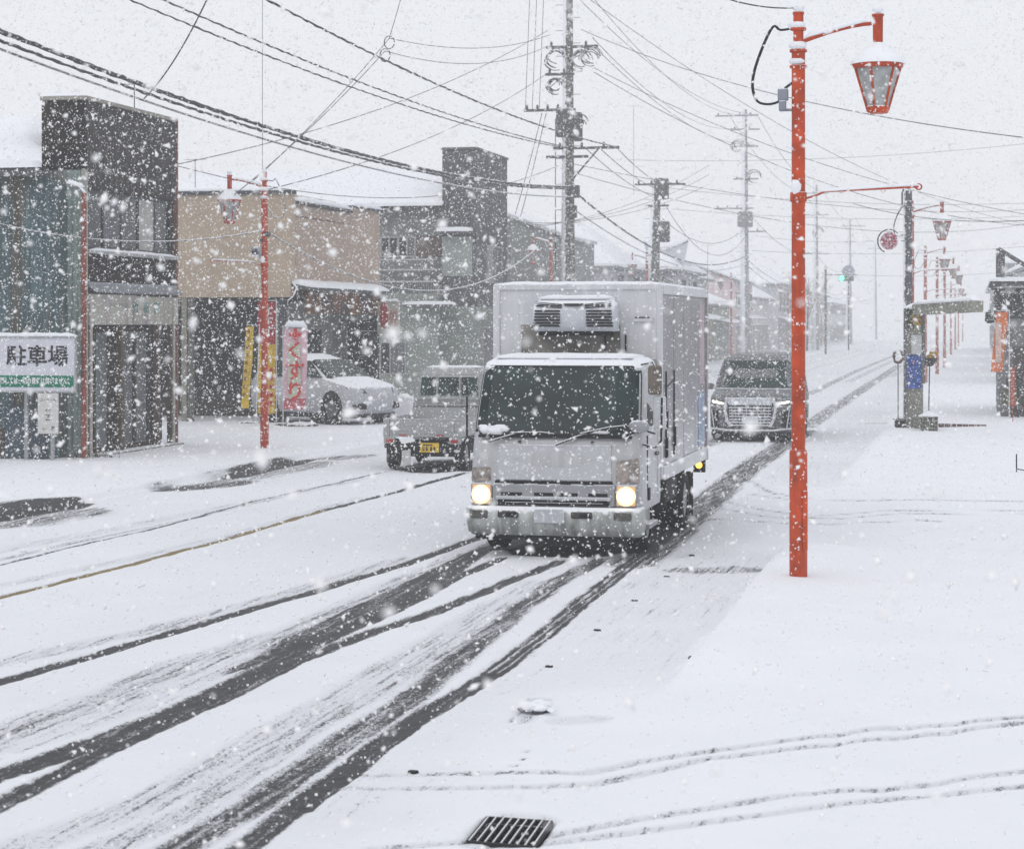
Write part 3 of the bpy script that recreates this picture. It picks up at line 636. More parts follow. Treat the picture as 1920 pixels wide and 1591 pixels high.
def window(parent, axis, face, u0, u1, z0, z1, panes, mats, frame=ALU, out=-1, fw=.045, name='window'):
    """axis 'Y': window in a plane of constant Y (u = X); axis 'X': constant X (u = Y). out = direction of the outside"""
    def B(mb, ua, ub, za, zb, d0, d1):
        if axis == 'Y': mb.box((ua, face+out*d0, za), (ub, face+out*d1, zb))
        else: mb.box((face+out*d0, ua, za), (face+out*d1, ub, zb))
    f = MB(); B(f,u0,u1,z0,z0+fw,.0,.05); B(f,u0,u1,z1-fw,z1,.0,.05); B(f,u0,u0+fw,z0+fw,z1-fw,.0,.05); B(f,u1-fw,u1,z0+fw,z1-fw,.0,.05)
    for k in range(1, panes): u = u0+(u1-u0)*k/panes; B(f,u-fw*.5,u+fw*.5,z0+fw,z1-fw,.0,.045)
    w_ = f.build(name, frame, parent, True)
    for k in range(panes):
        g = MB(); B(g, u0+(u1-u0)*k/panes+fw*.6, u0+(u1-u0)*(k+1)/panes-fw*.6, z0+fw, z1-fw, -.01, .02); g.build('pane', mats[k % len(mats)], w_, True)
    return w_

# ------------------------------------------------------------------ teal corrugated shed, far left
xT, dT = atY(94, 37.0)
t = thing('corrugated_shed', (xT-4, 37.0, 0), 'teal and rust streaked corrugated shed with thick roof snow at the left edge', 'shed')
xRR = atY(80, 36.55)[0]
TEAL = mat('teal_sheet', (.070, .115, .125), .6, var=.2, vs=1.2, streak=.35, col2=(.09,.065,.04), c2=.58)
corr(MB().box((xT-9, 37.05, -.1), (xT-.03, 41.2, 5.3)), (xT-9, 37.0), (xT, 37.0), .62, 5.42, (0,-1)).build('wall', TEAL, t, True)
bx('plinth', (xT-9, 36.93, -.1), (xT-.9, 37.02, .66), mat('shed_plinth', (.06,.045,.035), .8, var=.4, vs=8, stuck=.45), t, True)
bx('door_panel', (xT-.88, 36.94, .05), (xT-.1, 37.0, 1.1), mat('shed_door', (.05,.07,.09), .6, stuck=.3), t, True)
bx('eave_board', (xT-9, 36.62, 5.36), (xT+.1, 36.72, 5.50), mat('eave_dark', (.04,.045,.05), .7, stuck=.5), t, True)
xRB = atY(80,41.6)[0]; rf = MB().hexa([(xT-9,36.6,5.36),(xRR-.05,36.6,5.36),(xRB-.05,41.6,6.62),(xT-9,41.6,6.62),(xT-9,36.6,5.48),(xRR-.05,36.6,5.48),(xRB-.05,41.6,6.78),(xT-9,41.6,6.78)]).build('roof', mat('roof_sheet', (.09,.10,.11), .6), t, True)
m = MB(); snow_sheet(m, (xT-9,36.5,5.50), (xRR,36.5,5.50), (atY(80,41.6)[0],41.6,6.80), (xT-9,41.6,6.80), .26, 34, 9); m.build('roof_snow', SNOW, t, True)
gx = at(127, 352, 38.6)
MB().cyl((gx[0], 36.75, .15), (gx[0], 36.75, gx[2]-.05), .05, n=10).build('downpipe', mat('downpipe_rust', (.20,.05,.035), .6, var=.3, stuck=.30), t, True)
gt = MB(); p0 = at(78, 338, 38.4); gt.tube([(p0[0],36.85,p0[2]),(gx[0]-.1,36.78,gx[2]+.06),(gx[0],36.75,gx[2]-.06)], .045, 6); gut = gt.build('gutter', mat('gutter_grey', (.2,.2,.2), .6, snow=.8), t, True)
m = MB(); snow_strip(m, (p0[0],36.85,p0[2]+.03), (gx[0]-.02,36.77,gx[2]+.06), .11, .06, 8); m.build('gutter_snow', SNOW, gut, True)

# parking sign fixed in front of the shed
sx0, d0 = atY(-12, 36.6); sx1, _ = atY(143, 36.6)
t = thing('parking_sign', ((sx0+sx1)/2, 36.6, 0), 'white and green parking sign with three big black characters, left edge', 'sign')
zt, zb = zat(632, 39.2), zat(733, 39.2)
WPL = mat('sign_white', (.56,.57,.63), .45, var=.05, stuck=.12)
bx('sign_board', (sx0, 36.55, zb), (sx1, 36.60, zt), WPL, t, True, bevel=.006)
fr = MB(); fr.box((sx0-.02,36.53,zt-.02),(sx1+.02,36.61,zt+.02)).box((sx0-.02,36.53,zb-.03),(sx1+.02,36.61,zb+.005)).box((sx1-.005,36.53,zb+.006),(sx1+.02,36.61,zt-.021)).build('sign_frame', ALU, t, True)
zg0, zg1 = zat(726, 39.2), zat(704, 39.2)
bx('green_strip', (sx0, 36.540, zg0), (sx1-.03, 36.549, zg1), mat('sign_green', (.0,.16,.09), .5, var=.1, stuck=.1), t, True)
BLK = mat('sign_black', (.012,.013,.02), .5, var=.05); WHT = mat('letter_white', (.68,.70,.70), .5, var=.03)
cx = at(66, 0, 39.2)[0]
text('lettering', '駐車場', .40, BLK, (cx, 36.546, zat(670, 39.2)), t, sx=1.03, bold=.008)
text('lettering', '関しては一切の責任は負いません。', .135, WHT, (at(64,0,39.2)[0], 36.537, (zg0+zg1)/2), t, sx=.66, bold=.003)
m = MB(); snow_strip(m, (sx0-.02,36.57,zt+.018), (sx1+.03,36.57,zt+.018), .12, .065, 16); m.build('snow_ridge', SNOW, t, True)
pl = MB().box((cx-.30,36.64,-.05),(cx-.24,36.70,zt-.1)).box((cx+.22,36.64,-.05),(cx+.28,36.70,zt-.1)).build('sign_post', ALU, t, True)
a0, _ = atY(75, 36.6); a1, _ = atY(113, 36.6); z1_, z0_ = zat(737, 39.2), zat(813, 39.2)
t = thing('notice_board', ((a0+a1)/2, 36.55, z0_), 'small upright white notice with a letter Z and P under the parking sign', 'sign')
bx('board', (a0, 36.50, z0_), (a1, 36.53, z1_), mat('notice_white', (.55,.55,.53), .5, var=.06), t, True)
ac = (a0+a1)/2
DG = mat('faint_ink', (.12,.12,.13), .6)
text('lettering', 'コ・モ・は', .065, DG, (ac, 36.498, zat(750,39.2)), t, bold=.001); text('lettering', 'モッ', .06, DG, (ac, 36.498, zat(769,39.2)), t, bold=.001)
text('lettering', 'Z', .15, BLK, (ac, 36.498, zat(783,39.2)), t); text('lettering', 'P', .12, BLK, (ac+.10, 36.498, zat(803,39.2)), t)
text('lettering', '△一', .05, DG, (ac-.06, 36.498, zat(804,39.2)), t)

# ------------------------------------------------------------------ dark two-storey shop
XB = -16.5
Y0, _ = atX(160, XB); Y1, _ = atX(328, XB)
t = thing('shop_house', (XB-3, 40, 0), 'dark two storey shop house with blank upper front and faded cream name board', 'building')
DK = mat('dark_siding', (.050,.045,.043), .8, var=.35, vs=3, streak=.35)
DKB = mat('brown_siding', (.018,.012,.010), .8, var=.45, vs=4, streak=.4)
xw0, dw = atY(80, Y0); zk = zat(318, dw)
MB().box((xw0, Y0+.02, 5.2), (XB-.02, Y1, 6.88)).box((xw0, Y0+.02, 3.0), (XB-.02, Y1, 3.94)).box((xw0, Y0+.02, 3.942), (XB-.30, Y1, 5.198)).box((XB-.298,Y0+.02,3.942),(XB-.02,Y0+.10,5.198)).box((XB-.298,Y1-.08,3.942),(XB-.02,Y1,5.198)).build('wall', DK, t, True)
MB().box((xw0, Y0-.02, zk), (XB+.0, Y0+.06, 6.86)).build('side_wall', DKB, t, True)
for k in range(15):
    z = zk+.02+k*(6.8-zk)/15
    if k == 0: bd0 = MB().box((xw0, Y0-.045, z), (XB+.01, Y0-.022, z+.082)).build('board', DKB, t, True)
    else:
        b_ = bd0.copy(); C.objects.link(b_); b_.location.z += k*(6.8-zk)/15
for k in range(17):   # vertical boards of the blank upper front
    y = Y0+.02+k*(Y1-Y0-.04)/17
    if k == 0: vb = MB().box((XB-.02, y, 5.22), (XB+.02, y+(Y1-Y0)/17-.025, 6.86)).build('board', DK, t, True)
    else: b_ = vb.copy(); C.objects.link(b_); b_.location.y += k*(Y1-Y0-.04)/17
MB().box((xw0-.03, Y0-.06, 6.88), (XB+.05, Y1+.05, 6.95)).build('coping', mat('coping_pale', (.30,.28,.25), .7, snow=.6), t, True)
m = MB(); snow_strip(m, (xw0,Y0,6.95), (XB,Y0,6.95), .14, .05); m.build('coping_snow', SNOW, t, True)
bx('corner_trim', (XB-.03, Y1, 0), (XB+.05, Y1+.06, 6.9), mat('trim_rust', (.22,.10,.08), .7, var=.3), t, True)
# pale corrugated flank
PALE = mat('pale_sheet', (.27,.285,.265), .7, var=.15, vs=2, streak=.16, col2=(.22,.20,.16), c2=.6); PALG = mat('pale_green_sheet', (.25,.31,.29), .7, var=.12, vs=2, streak=.14)
xm, _ = atY(127, Y0); xn, _ = atY(157, Y0); xq, _ = atY(88, Y0)
corr(MB(), (xq-1, Y0-.05), (xm, Y0-.05), -.05, zk-.02, (0,-1)).build('flank_sheet', PALE, t, True)
corr(MB(), (xm, Y0-.05), (xn, Y0-.05), -.05, zk-.02, (0,-1)).build('flank_sheet', PALG, t, True)
bx('flank_core', (xq-1, Y0-.03, -.05), (XB-.03, Y0+.1, zk-.02), PALE, t, True)
MB().box((xn, Y0-.10, 0), (xn+.05, Y0-.03, zk)).box((XB-.02, Y0-.09, 0),(XB+.05, Y0+.0, zk-.02)).build('corner_post', mat('post_pale', (.34,.34,.31), .7, stuck=.25), t, True)
# upper windows
window(t, 'X', XB-.10, Y0+.11, Y1-.09, 4.07, 5.19, 5, [GLASS, CURT2, GLASS, CURT, GLASS], frame=mat('frame_dark', (.07,.075,.08), .6), out=1)
bx('recess_floor', (XB-.3, Y0+.06, 3.95), (XB-.02, Y1-.06, 4.06), DK, t, True)
rl = MB().box((XB+.0, Y0+.05, 3.96), (XB+.10, Y1-.02, 4.02)).build('sill_rail', ALU, t, True)
m = MB(); snow_strip(m, (XB+.05,Y0+.05,4.02), (XB+.05,Y1-.05,4.02), .11, .055, 12); m.build('rail_snow', SNOW, rl, True)
MB().box((XB-.1,Y0+.02,3.3),(XB+.01,Y1-.02,3.94)).build('lower_band', DKB, t, True)
# corrugated awning + name board
aw = MB()
for k in range(34):
    y = Y0+.08+k*(Y1-Y0-.1)/34; aw.cyl((XB,y,3.40),(XB+.22,y,3.23), .032, n=6)
aw.box((XB,Y0+.05,3.36),(XB+.05,Y1-.02,3.42)); aw.build('awning', mat('awning_grey', (.30,.32,.35), .6, stuck=.45), t, True)
CREAM = mat('board_cream', (.38,.375,.33), .7, var=.15, vs=3, streak=.12, col2=(.30,.26,.27), c2=.55)
bx('name_board', (XB, Y0+.06, 2.60), (XB+.10, (Y0+Y1)/2-.01, 3.19), CREAM, t, True, bevel=.01); bx('name_board', (XB, (Y0+Y1)/2+.01, 2.60), (XB+.10, Y1-.06, 3.17), CREAM, t, True, bevel=.01)
GRN = mat('letter_green', (.03,.20,.17), .6, var=.3)
for k, ch in enumerate('竹喜寮'):
    yy = atX(254+k*19.5, XB+.1)[0]; text('lettering', ch, .24, GRN, (XB+.104, yy, 2.93), t, rot=(90,0,90), sx=1.5)
m = MB(); ya = atX(208, XB+.1)[0]; yb = atX(240, XB+.1)[0]
for k in range(7):
    y = ya+(yb-ya)*k/7
    for q in range(3): m.box((XB+.10, y, 2.96+q*.022), (XB+.106, y+(yb-ya)/10, 2.968+q*.022))
m.build('faded_lettering', DG, t, True)
# ground floor: sliding doors
bx('door_wall', (XB-.35, Y0+.1, 0), (XB-.25, Y1-.1, 2.6), DKB, t, True)
window(t, 'X', XB-.25, Y0+.25, Y1-.3, .12, 2.55, 6, [GLASS, CURT2, DKB, GLASS, CURT2, GLASS], frame=DWOOD, out=1, fw=.09, name='sliding_door')
for px_ in (166, 228, 297, 322):
    y = atX(px_, XB)[0]; bx('post', (XB-.08, y-.07, -.05), (XB+.02, y+.07, 2.59), mat('post_brown', (.10,.07,.055), .8, var=.3, stuck=.2), t, True)
dpp = MB()
for px_, tp in ((171, 3.15), (326, 3.15)):
    y = atX(px_, XB+.2)[0]; dpp.cyl((XB+.2, y, .05), (XB+.2, y, tp), .03, n=8)
dpp.build('downpipe', mat('pipe_cream', (.42,.40,.36), .6, stuck=.2), t, True)
bx('step', (XB-.1, Y0+.2, -.05), (XB+.28, Y1-.2, .12), mat('step_grey', (.15,.15,.15), .9, snow=.9), t, True)

# weeds and junk at the foot of the shed
def weeds(px, py, n, label, spread=.5, h=.3):
    x, y = gnd(px, py); m = MB()
    for k in range(n):
        a = x+rnd.gauss(0,spread*.5); b = y+rnd.gauss(0,.12); l = h*rnd.uniform(.4,1.1); dx = rnd.uniform(-.15,.15)
        m.tube([(a,b,0),(a+dx*.5,b,l*.6),(a+dx*1.5,b-.03,l)], [.008,.006,.003], 4, cap=False)
    for k in range(n//3): m.blob((x+rnd.gauss(0,spread*.5), y+rnd.gauss(0,.1), rnd.uniform(.02,h*.5)), rnd.uniform(.03,.07), n=6, jit=.3)
    o = m.build('weeds', mat('dead_weeds', (.07,.06,.035), .9, var=.4, vs=20, snow=.5, stuck=.4)); o['kind'] = 'stuff'; o['label'] = label
weeds(150, 866, 70, 'dry weeds poking from the snow at the pale wall foot', .8, .22); weeds(60, 868, 40, 'dry weeds at the foot of the teal shed', 1.0, .15)
x, y = gnd(22, 868)
t = thing('planter', (x, y, 0), 'rusty red low planter with a snow lid in front of the teal shed', 'planter')
bx('trough', (-.42,-.12,0), (.22,.12,.16), mat('planter_red', (.20,.05,.03), .8, var=.3, stuck=.3), t, bevel=.015)
m = MB(); snow_strip(m, (-.44,0,.155), (.24,0,.155), .28, .08); m.build('snow', SNOW, t)
x, y = gnd(8, 945)
t = thing('kerb_ramp', (x, y, .0), 'dark edged ramp plate under snow at the left kerb', 'ramp')
bx('plate', (-.5,-.14,.0), (.18,.14,.07), mat('ramp_dark', (.03,.03,.035), .8), t, bevel=.02)
m = MB(); snow_strip(m, (-.5,.02,.07), (.17,.02,.07), .30, .13); m.build('snow', SNOW, t)

# ------------------------------------------------------------------ beige building with carport
XF = -17.0
YA = 52.0; ca, _ = atY(545, YA)
t = thing('beige_building', (XF-4, 56, 0), 'beige plastered building with boxy upper storey over a dark open carport', 'building')
BG = mat('beige_render', (.43,.345,.265), .85, var=.07, vs=1.2, bump=.2, bs=30)
BGP = mat('beige_pink_render', (.40,.315,.26), .85, var=.08, vs=1.2, bump=.2, bs=30)
YE = atX(712, XF)[0]; YB, _ = atX(655, XF); xe, _ = atY(712, YB)
bx('upper_wall', (XF-9, YA, 3.29), (ca, YA+4, 5.93), BG, t, True)
MB().box((XF-9, YA+4.0, 3.1), (XF-.4, YB+3, 5.6)).box((XF-.5, YA+.4, 3.62), (XF, YB, 5.68)).box((XF-.5, YB+.002, 3.62), (XF+.003, YE, 5.86)).build('street_wall', BGP, t, True)
bx('trim_line', (XF-.0, YA+.4, 5.36), (XF+.015, YB-.02, 5.39), mat('trim_brown', (.14,.08,.06), .7), t, True)
cp = MB().box((XF-9, YA-.06, 5.93), (ca+.06, YA+.3, 6.02)).box((XF-.05, YA+.35, 5.68), (XF+.10, YB+.0, 5.76)).box((XF-.05, YB+.002, 5.86), (XF+.10, YE+.05, 5.93)).build('coping', mat('coping_dark', (.06,.065,.07), .7, snow=.6), t, True)
m = MB(); snow_strip(m, (XF-9,YA+.12,6.02), (ca+.05,YA+.12,6.02), .34, .10, 30); snow_strip(m, (XF+.02,YA+.4,5.76), (XF+.02,YB-.1,5.78), .26, .13, 12); snow_strip(m, (XF+.02,YB-.1,5.90), (XF+.02,YE,5.93), .26, .12, 8); m.build('coping_snow', SNOW, t, True)
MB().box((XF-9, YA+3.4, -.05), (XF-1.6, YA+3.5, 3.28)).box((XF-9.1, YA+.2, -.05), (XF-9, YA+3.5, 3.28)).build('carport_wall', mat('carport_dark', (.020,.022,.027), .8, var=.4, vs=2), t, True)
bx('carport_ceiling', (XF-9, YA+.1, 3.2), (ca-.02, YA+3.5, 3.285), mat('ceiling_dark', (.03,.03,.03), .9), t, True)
for px_, c_ in ((345,(.25,.24,.20)), (357,(.12,.12,.11))):
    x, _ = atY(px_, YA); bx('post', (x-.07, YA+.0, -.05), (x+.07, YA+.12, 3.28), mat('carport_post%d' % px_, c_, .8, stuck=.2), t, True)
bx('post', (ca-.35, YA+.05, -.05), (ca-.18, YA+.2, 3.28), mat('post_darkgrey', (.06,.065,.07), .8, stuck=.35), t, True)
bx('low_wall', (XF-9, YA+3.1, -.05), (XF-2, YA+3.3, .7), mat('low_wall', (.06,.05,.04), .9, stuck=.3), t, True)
# street eave and recessed ground floor
ye1, _ = atX(727, XF+.45)
ev = MB().hexa([(XF-.1,YA+.1,3.56),(XF+.45,YA+.1,3.46),(XF+.45,ye1,3.46),(XF-.1,ye1,3.56),(XF-.1,YA+.1,3.66),(XF+.45,YA+.1,3.54),(XF+.45,ye1,3.54),(XF-.1,ye1,3.66)]).build('street_eave', mat('eave_grey', (.09,.10,.10), .7), t, True)
m = MB(); snow_sheet(m, (XF-.1,YA+.1,3.66),(XF+.50,YA+.1,3.54),(XF+.50,ye1,3.54),(XF-.1,ye1,3.66), .13, 4, 22); m.build('eave_snow', SNOW, ev, True)
bx('fascia', (XF+.20, YA+.5, 2.86), (XF+.28, ye1-.2, 3.45), mat('fascia_rust', (.16,.075,.04), .75, var=.45, vs=1.8, col2=(.04,.03,.028), c2=.5, stuck=.15), t, True)
bx('lower_wall', (XF-1.3, YA+3.5, -.05), (XF-1.2, YB+3, 3.3), mat('lower_wall_grey', (.24,.25,.245), .8, var=.12, stuck=.2), t, True)
MB().box((XF-1.2, YE-.4, -.05), (XF+.1, YE-.2, 3.6)).build('end_wall', mat('end_wall_grey', (.26,.28,.27), .8, var=.12, stuck=.2), t, True)
window(t, 'Y', YE-.4, XF-.9, XF-.1, 1.1, 2.75, 1, [GLASS], frame=ALU, out=-1)
window(t, 'X', XF-1.2, YB-1.6, YB+1.2, .9, 2.5, 2, [GLASS, GLASS], frame=ALU, out=1)
yp = atX(704, XF+.2)[0]; bx('pilaster', (XF+.05, yp-.12, -.05), (XF+.28, yp+.1, 3.4), mat('pilaster_dark', (.03,.035,.035), .8, stuck=.3), t, True)
MB().tube([at(545,528,54.6), at(556,540,54.4), at(552,556,54.3), at(540,566,54.2)], .05, 6).build('gutter_bend', BLACK, t, True)

# TV antenna behind
def antenna(px, py, d, h, label):
    p = at(px, py, d); t = thing('tv_antenna', (p[0], p[1], p[2]-h), label, 'antenna')
    MB().cyl((0,0,0),(0,0,h), .012, n=5).build('mast', HARD, t)
    m = MB().cyl((-.35,0,h-.02),(.35,0,h-.02), .008, n=4)
    for k in range(6): m.cyl((-.3+k*.12,-.15,h-.02),(-.3+k*.12,.15,h-.02), .005, n=4)
    m.build('elements', HARD, t)
antenna(366, 298, 66, 1.1, 'tiny television antenna above the snowy roof right of the dark shop')
antenna(252, 156, 45, .7, 'thin antenna rod on top of the dark shop house')
antenna(1188, 198, 120, 5, 'thin lonely mast high in the haze right of the big pole')
antenna(1327, 460, 125, 6, 'slender antenna pole right of the truck box top')

# ------------------------------------------------------------------ grey house with big snow roof and square tower
YG = 70.0; XG = -16.3
t = thing('grey_house', (-20, 72, 0), 'weathered grey house with a wide snow roof, balcony and square tower', 'building')
GR = mat('grey_siding', (.19,.20,.195), .85, var=.2, vs=1.5, streak=.15)
GRG = mat('green_grey_render', (.24,.265,.245), .85, var=.12, vs=1.0)
xg0, _ = atY(700, YG); xg1, dg = atY(834, YG)
bx('wall', (-27.5, YG, 0), (XG-.6, YG+8, 6.55), GR, t, True)
bx('balcony_wall', (xg0-.5, YG-.9, -.05), (xg1, YG+.0, 3.9), GRG, t, True)
rf = MB().prism([(YG-.5,6.52),(YG+4.5,8.02),(YG+9,6.5),(YG+9,6.4),(YG+4.5,7.9),(YG-.5,6.42)], 0, -27.8, xg1+.1).build('roof', mat('roof_dark', (.06,.065,.07), .7), t, True)
m = MB(); snow_sheet(m, (-27.9,YG-.6,6.56),(xg1+.05,YG-.6,6.56),(xg1+.05,YG+4.5,8.06),(-27.9,YG+4.5,8.06), .20, 46, 9)
snow_sheet(m, (-27.9,YG+4.5,8.06),(xg1+.05,YG+4.5,8.06),(xg1+.05,YG+9,6.56),(-27.9,YG+9,6.56), .20, 20, 4); m.build('roof_snow', SNOW, rf, True)
za = zat(442, dg); zb_ = zat(482, dg)
window(t, 'Y', YG, xg0+.25, xg1-1.0, zb_, za, 4, [GLASS, GLASS, GLASS, CURT2], frame=ALU, out=-1, fw=.06)
bx('brown_panel', (xg1-.98, YG-.04, zb_), (xg1-.05, YG, za), mat('panel_brown', (.12,.09,.075), .8), t, True)
for zz, hh in ((zat(489,dg), .05), (zat(508,dg), .05)): bx('balcony_rail', (xg0, YG-.95, zz), (xg1-.05, YG-.88, zz+hh), mat('rail_pale', (.42,.43,.44), .6, snow=.9), t, True)
for k in range(26):
    x = xg0+.05+k*(xg1-xg0-.15)/26
    if k == 0: bl = bx('baluster', (x, YG-.93, zat(508,dg)), (x+.03, YG-.90, zat(489,dg)), mat('baluster_dark', (.20,.21,.215), .6, stuck=.3), t, True)
    else: b_ = bl.copy(); C.objects.link(b_); b_.location.x += k*(xg1-xg0-.15)/26
for k in range(30):
    x = xg0+.05+k*(xg1-xg0-.15)/30; z0q, z1q = zat(548,dg), zat(530,dg)
    if k == 0: bl = bx('lattice_bar', (x, YG-.96, z0q), (x+.035, YG-.91, z1q), mat('lattice_dark', (.22,.235,.235), .6, stuck=.3), t, True)
    else: b_ = bl.copy(); C.objects.link(b_); b_.location.x += k*(xg1-xg0-.15)/30
bx('lattice_rail', (xg0, YG-.97, zat(530,dg)), (xg1-.05, YG-.9, zat(527,dg)), mat('rail_pale', (.42,.43,.44), .6), t, True)
bx('lattice_back', (xg0, YG-.905, zat(549,dg)), (xg1-.1, YG-.9, zat(529,dg)), mat('lattice_back', (.10,.105,.105), .8), t, True)
zc = zat(572, dg-1)
cn = bx('canopy', (atY(757,YG-1.3)[0], YG-1.5, zc-.05), (atY(848,YG-1.3)[0], YG-.9, zc+.02), mat('canopy_grey', (.12,.12,.13), .7), t, True)
m = MB(); snow_sheet(m, (atY(757,YG-1.3)[0],YG-1.52,zc+.02),(atY(848,YG-1.3)[0],YG-1.52,zc+.02),(atY(848,YG-1.3)[0],YG-.9,zc+.04),(atY(757,YG-1.3)[0],YG-.9,zc+.04), .1, 12, 3); m.build('canopy_snow', SNOW, cn, True)
# tower
yt1, _ = atX(951, XG); xt0, _ = atY(834, YG)
TW = mat('tower_slate', (.10,.105,.115), .85, var=.3, vs=2, streak=.3)
MB().box((xt0, YG-.35, 3.2), (XG, yt1, 8.45)).build('tower', TW, t, True)
for k in range(22):
    z = 5.95+k*.113
    if k == 0: cl = MB().box((xt0+.01, YG-.375, z), (XG+.02, YG-.352, z+.085)).build('clapboard', TW, t, True)
    else: b_ = cl.copy(); C.objects.link(b_); b_.location.z += k*.113
MB().box((xt0-.04, YG-.41, 8.45), (XG+.05, yt1+.04, 8.52)).build('tower_coping', mat('coping_grey', (.12,.13,.13), .7, snow=.4), t, True)
lz = zat(432, 70.5); lg = bx('ledge', (xt0-.1, YG-.85, lz-.06), (XG-.1, YG-.36, lz), TW, t, True)
m = MB(); snow_sheet(m, (xt0-.1,YG-.87,lz),(XG-.1,YG-.87,lz),(XG-.1,YG-.36,lz+.06),(xt0-.1,YG-.36,lz+.06), .12, 8, 3); m.build('ledge_snow', SNOW, lg, True)
bx('pale_panel', (xt0+.02, YG-.42, zat(516,70.5)), (XG-.12, YG-.352, zat(441,70.5)), mat('panel_pale', (.30,.33,.315), .8, var=.1, stuck=.2), t, True)
MB().box((xt0, YG-.6, -.05), (XG-.02, yt1, 3.19)).build('ground_floor', mat('lower_green', (.20,.225,.205), .85, var=.2, vs=2, stuck=.15), t, True)
window(t, 'X', XG-.02, YG+.6, yt1-.4, .8, 2.5, 2, [GLASS, CURT2], frame=ALU, out=1)
window(t, 'Y', YG-.9, xg0+.3, xg0+1.4, .9, 2.0, 2, [GLASS, CURT2], frame=ALU, out=-1)
window(t, 'X', XG, YG+1.2, yt1-1.0, 4.0, 5.3, 2, [GLASS, CURT2], frame=ALU, out=1)
# roadside board with the red oval
bx0 = at(708, 565, 61); bx1 = at(751, 628, 61)
t = thing('hanging_sign', (bx1[0], bx1[1], bx1[2]), 'cream hanging sign with a tall red oval beside the grey house', 'sign')
bx('board', (bx0[0], bx0[1]-.05, bx1[2]), (bx1[0], bx0[1]+.06, bx0[2]), mat('sign_cream', (.43,.43,.38), .6, var=.1, stuck=.25), t, True, bevel=.02)
oc = at(720, 591, 60.9); MB().add([], []).loft([[(oc[0]+.12*math.cos(a*math.pi/12), bx0[1]-.05-q*.03, oc[2]+.39*math.sin(a*math.pi/12)) for a in range(24)][::-1] for q in (0, 1)]).build('red_oval', mat('oval_red', (.36,.03,.03), .5, stuck=.3), t, True)
pc = at(738, 596, 60.9); bx('picture', (pc[0]-.10, bx0[1]-.062, pc[2]-.24), (pc[0]+.10, bx0[1]-.052, pc[2]+.22), mat('picture_faded', (.42,.22,.18), .6, var=.4, vs=8, stuck=.3), t, True)
m = MB(); snow_strip(m, (bx0[0]+.1,bx0[1],bx0[2]), (bx1[0],bx0[1],bx0[2]), .2, .07); m.build('snow_ridge', SNOW, t, True)
MB().cyl((bx0[0]-.5,bx0[1]+.02,bx0[2]-.1),(bx0[0],bx0[1]+.02,bx0[2]-.1), .025, n=6).cyl((bx0[0]-.5,bx0[1]+.02,bx1[2]+.1),(bx0[0],bx0[1]+.02,bx1[2]+.1), .025, n=6).build('bracket', HARD, t, True)

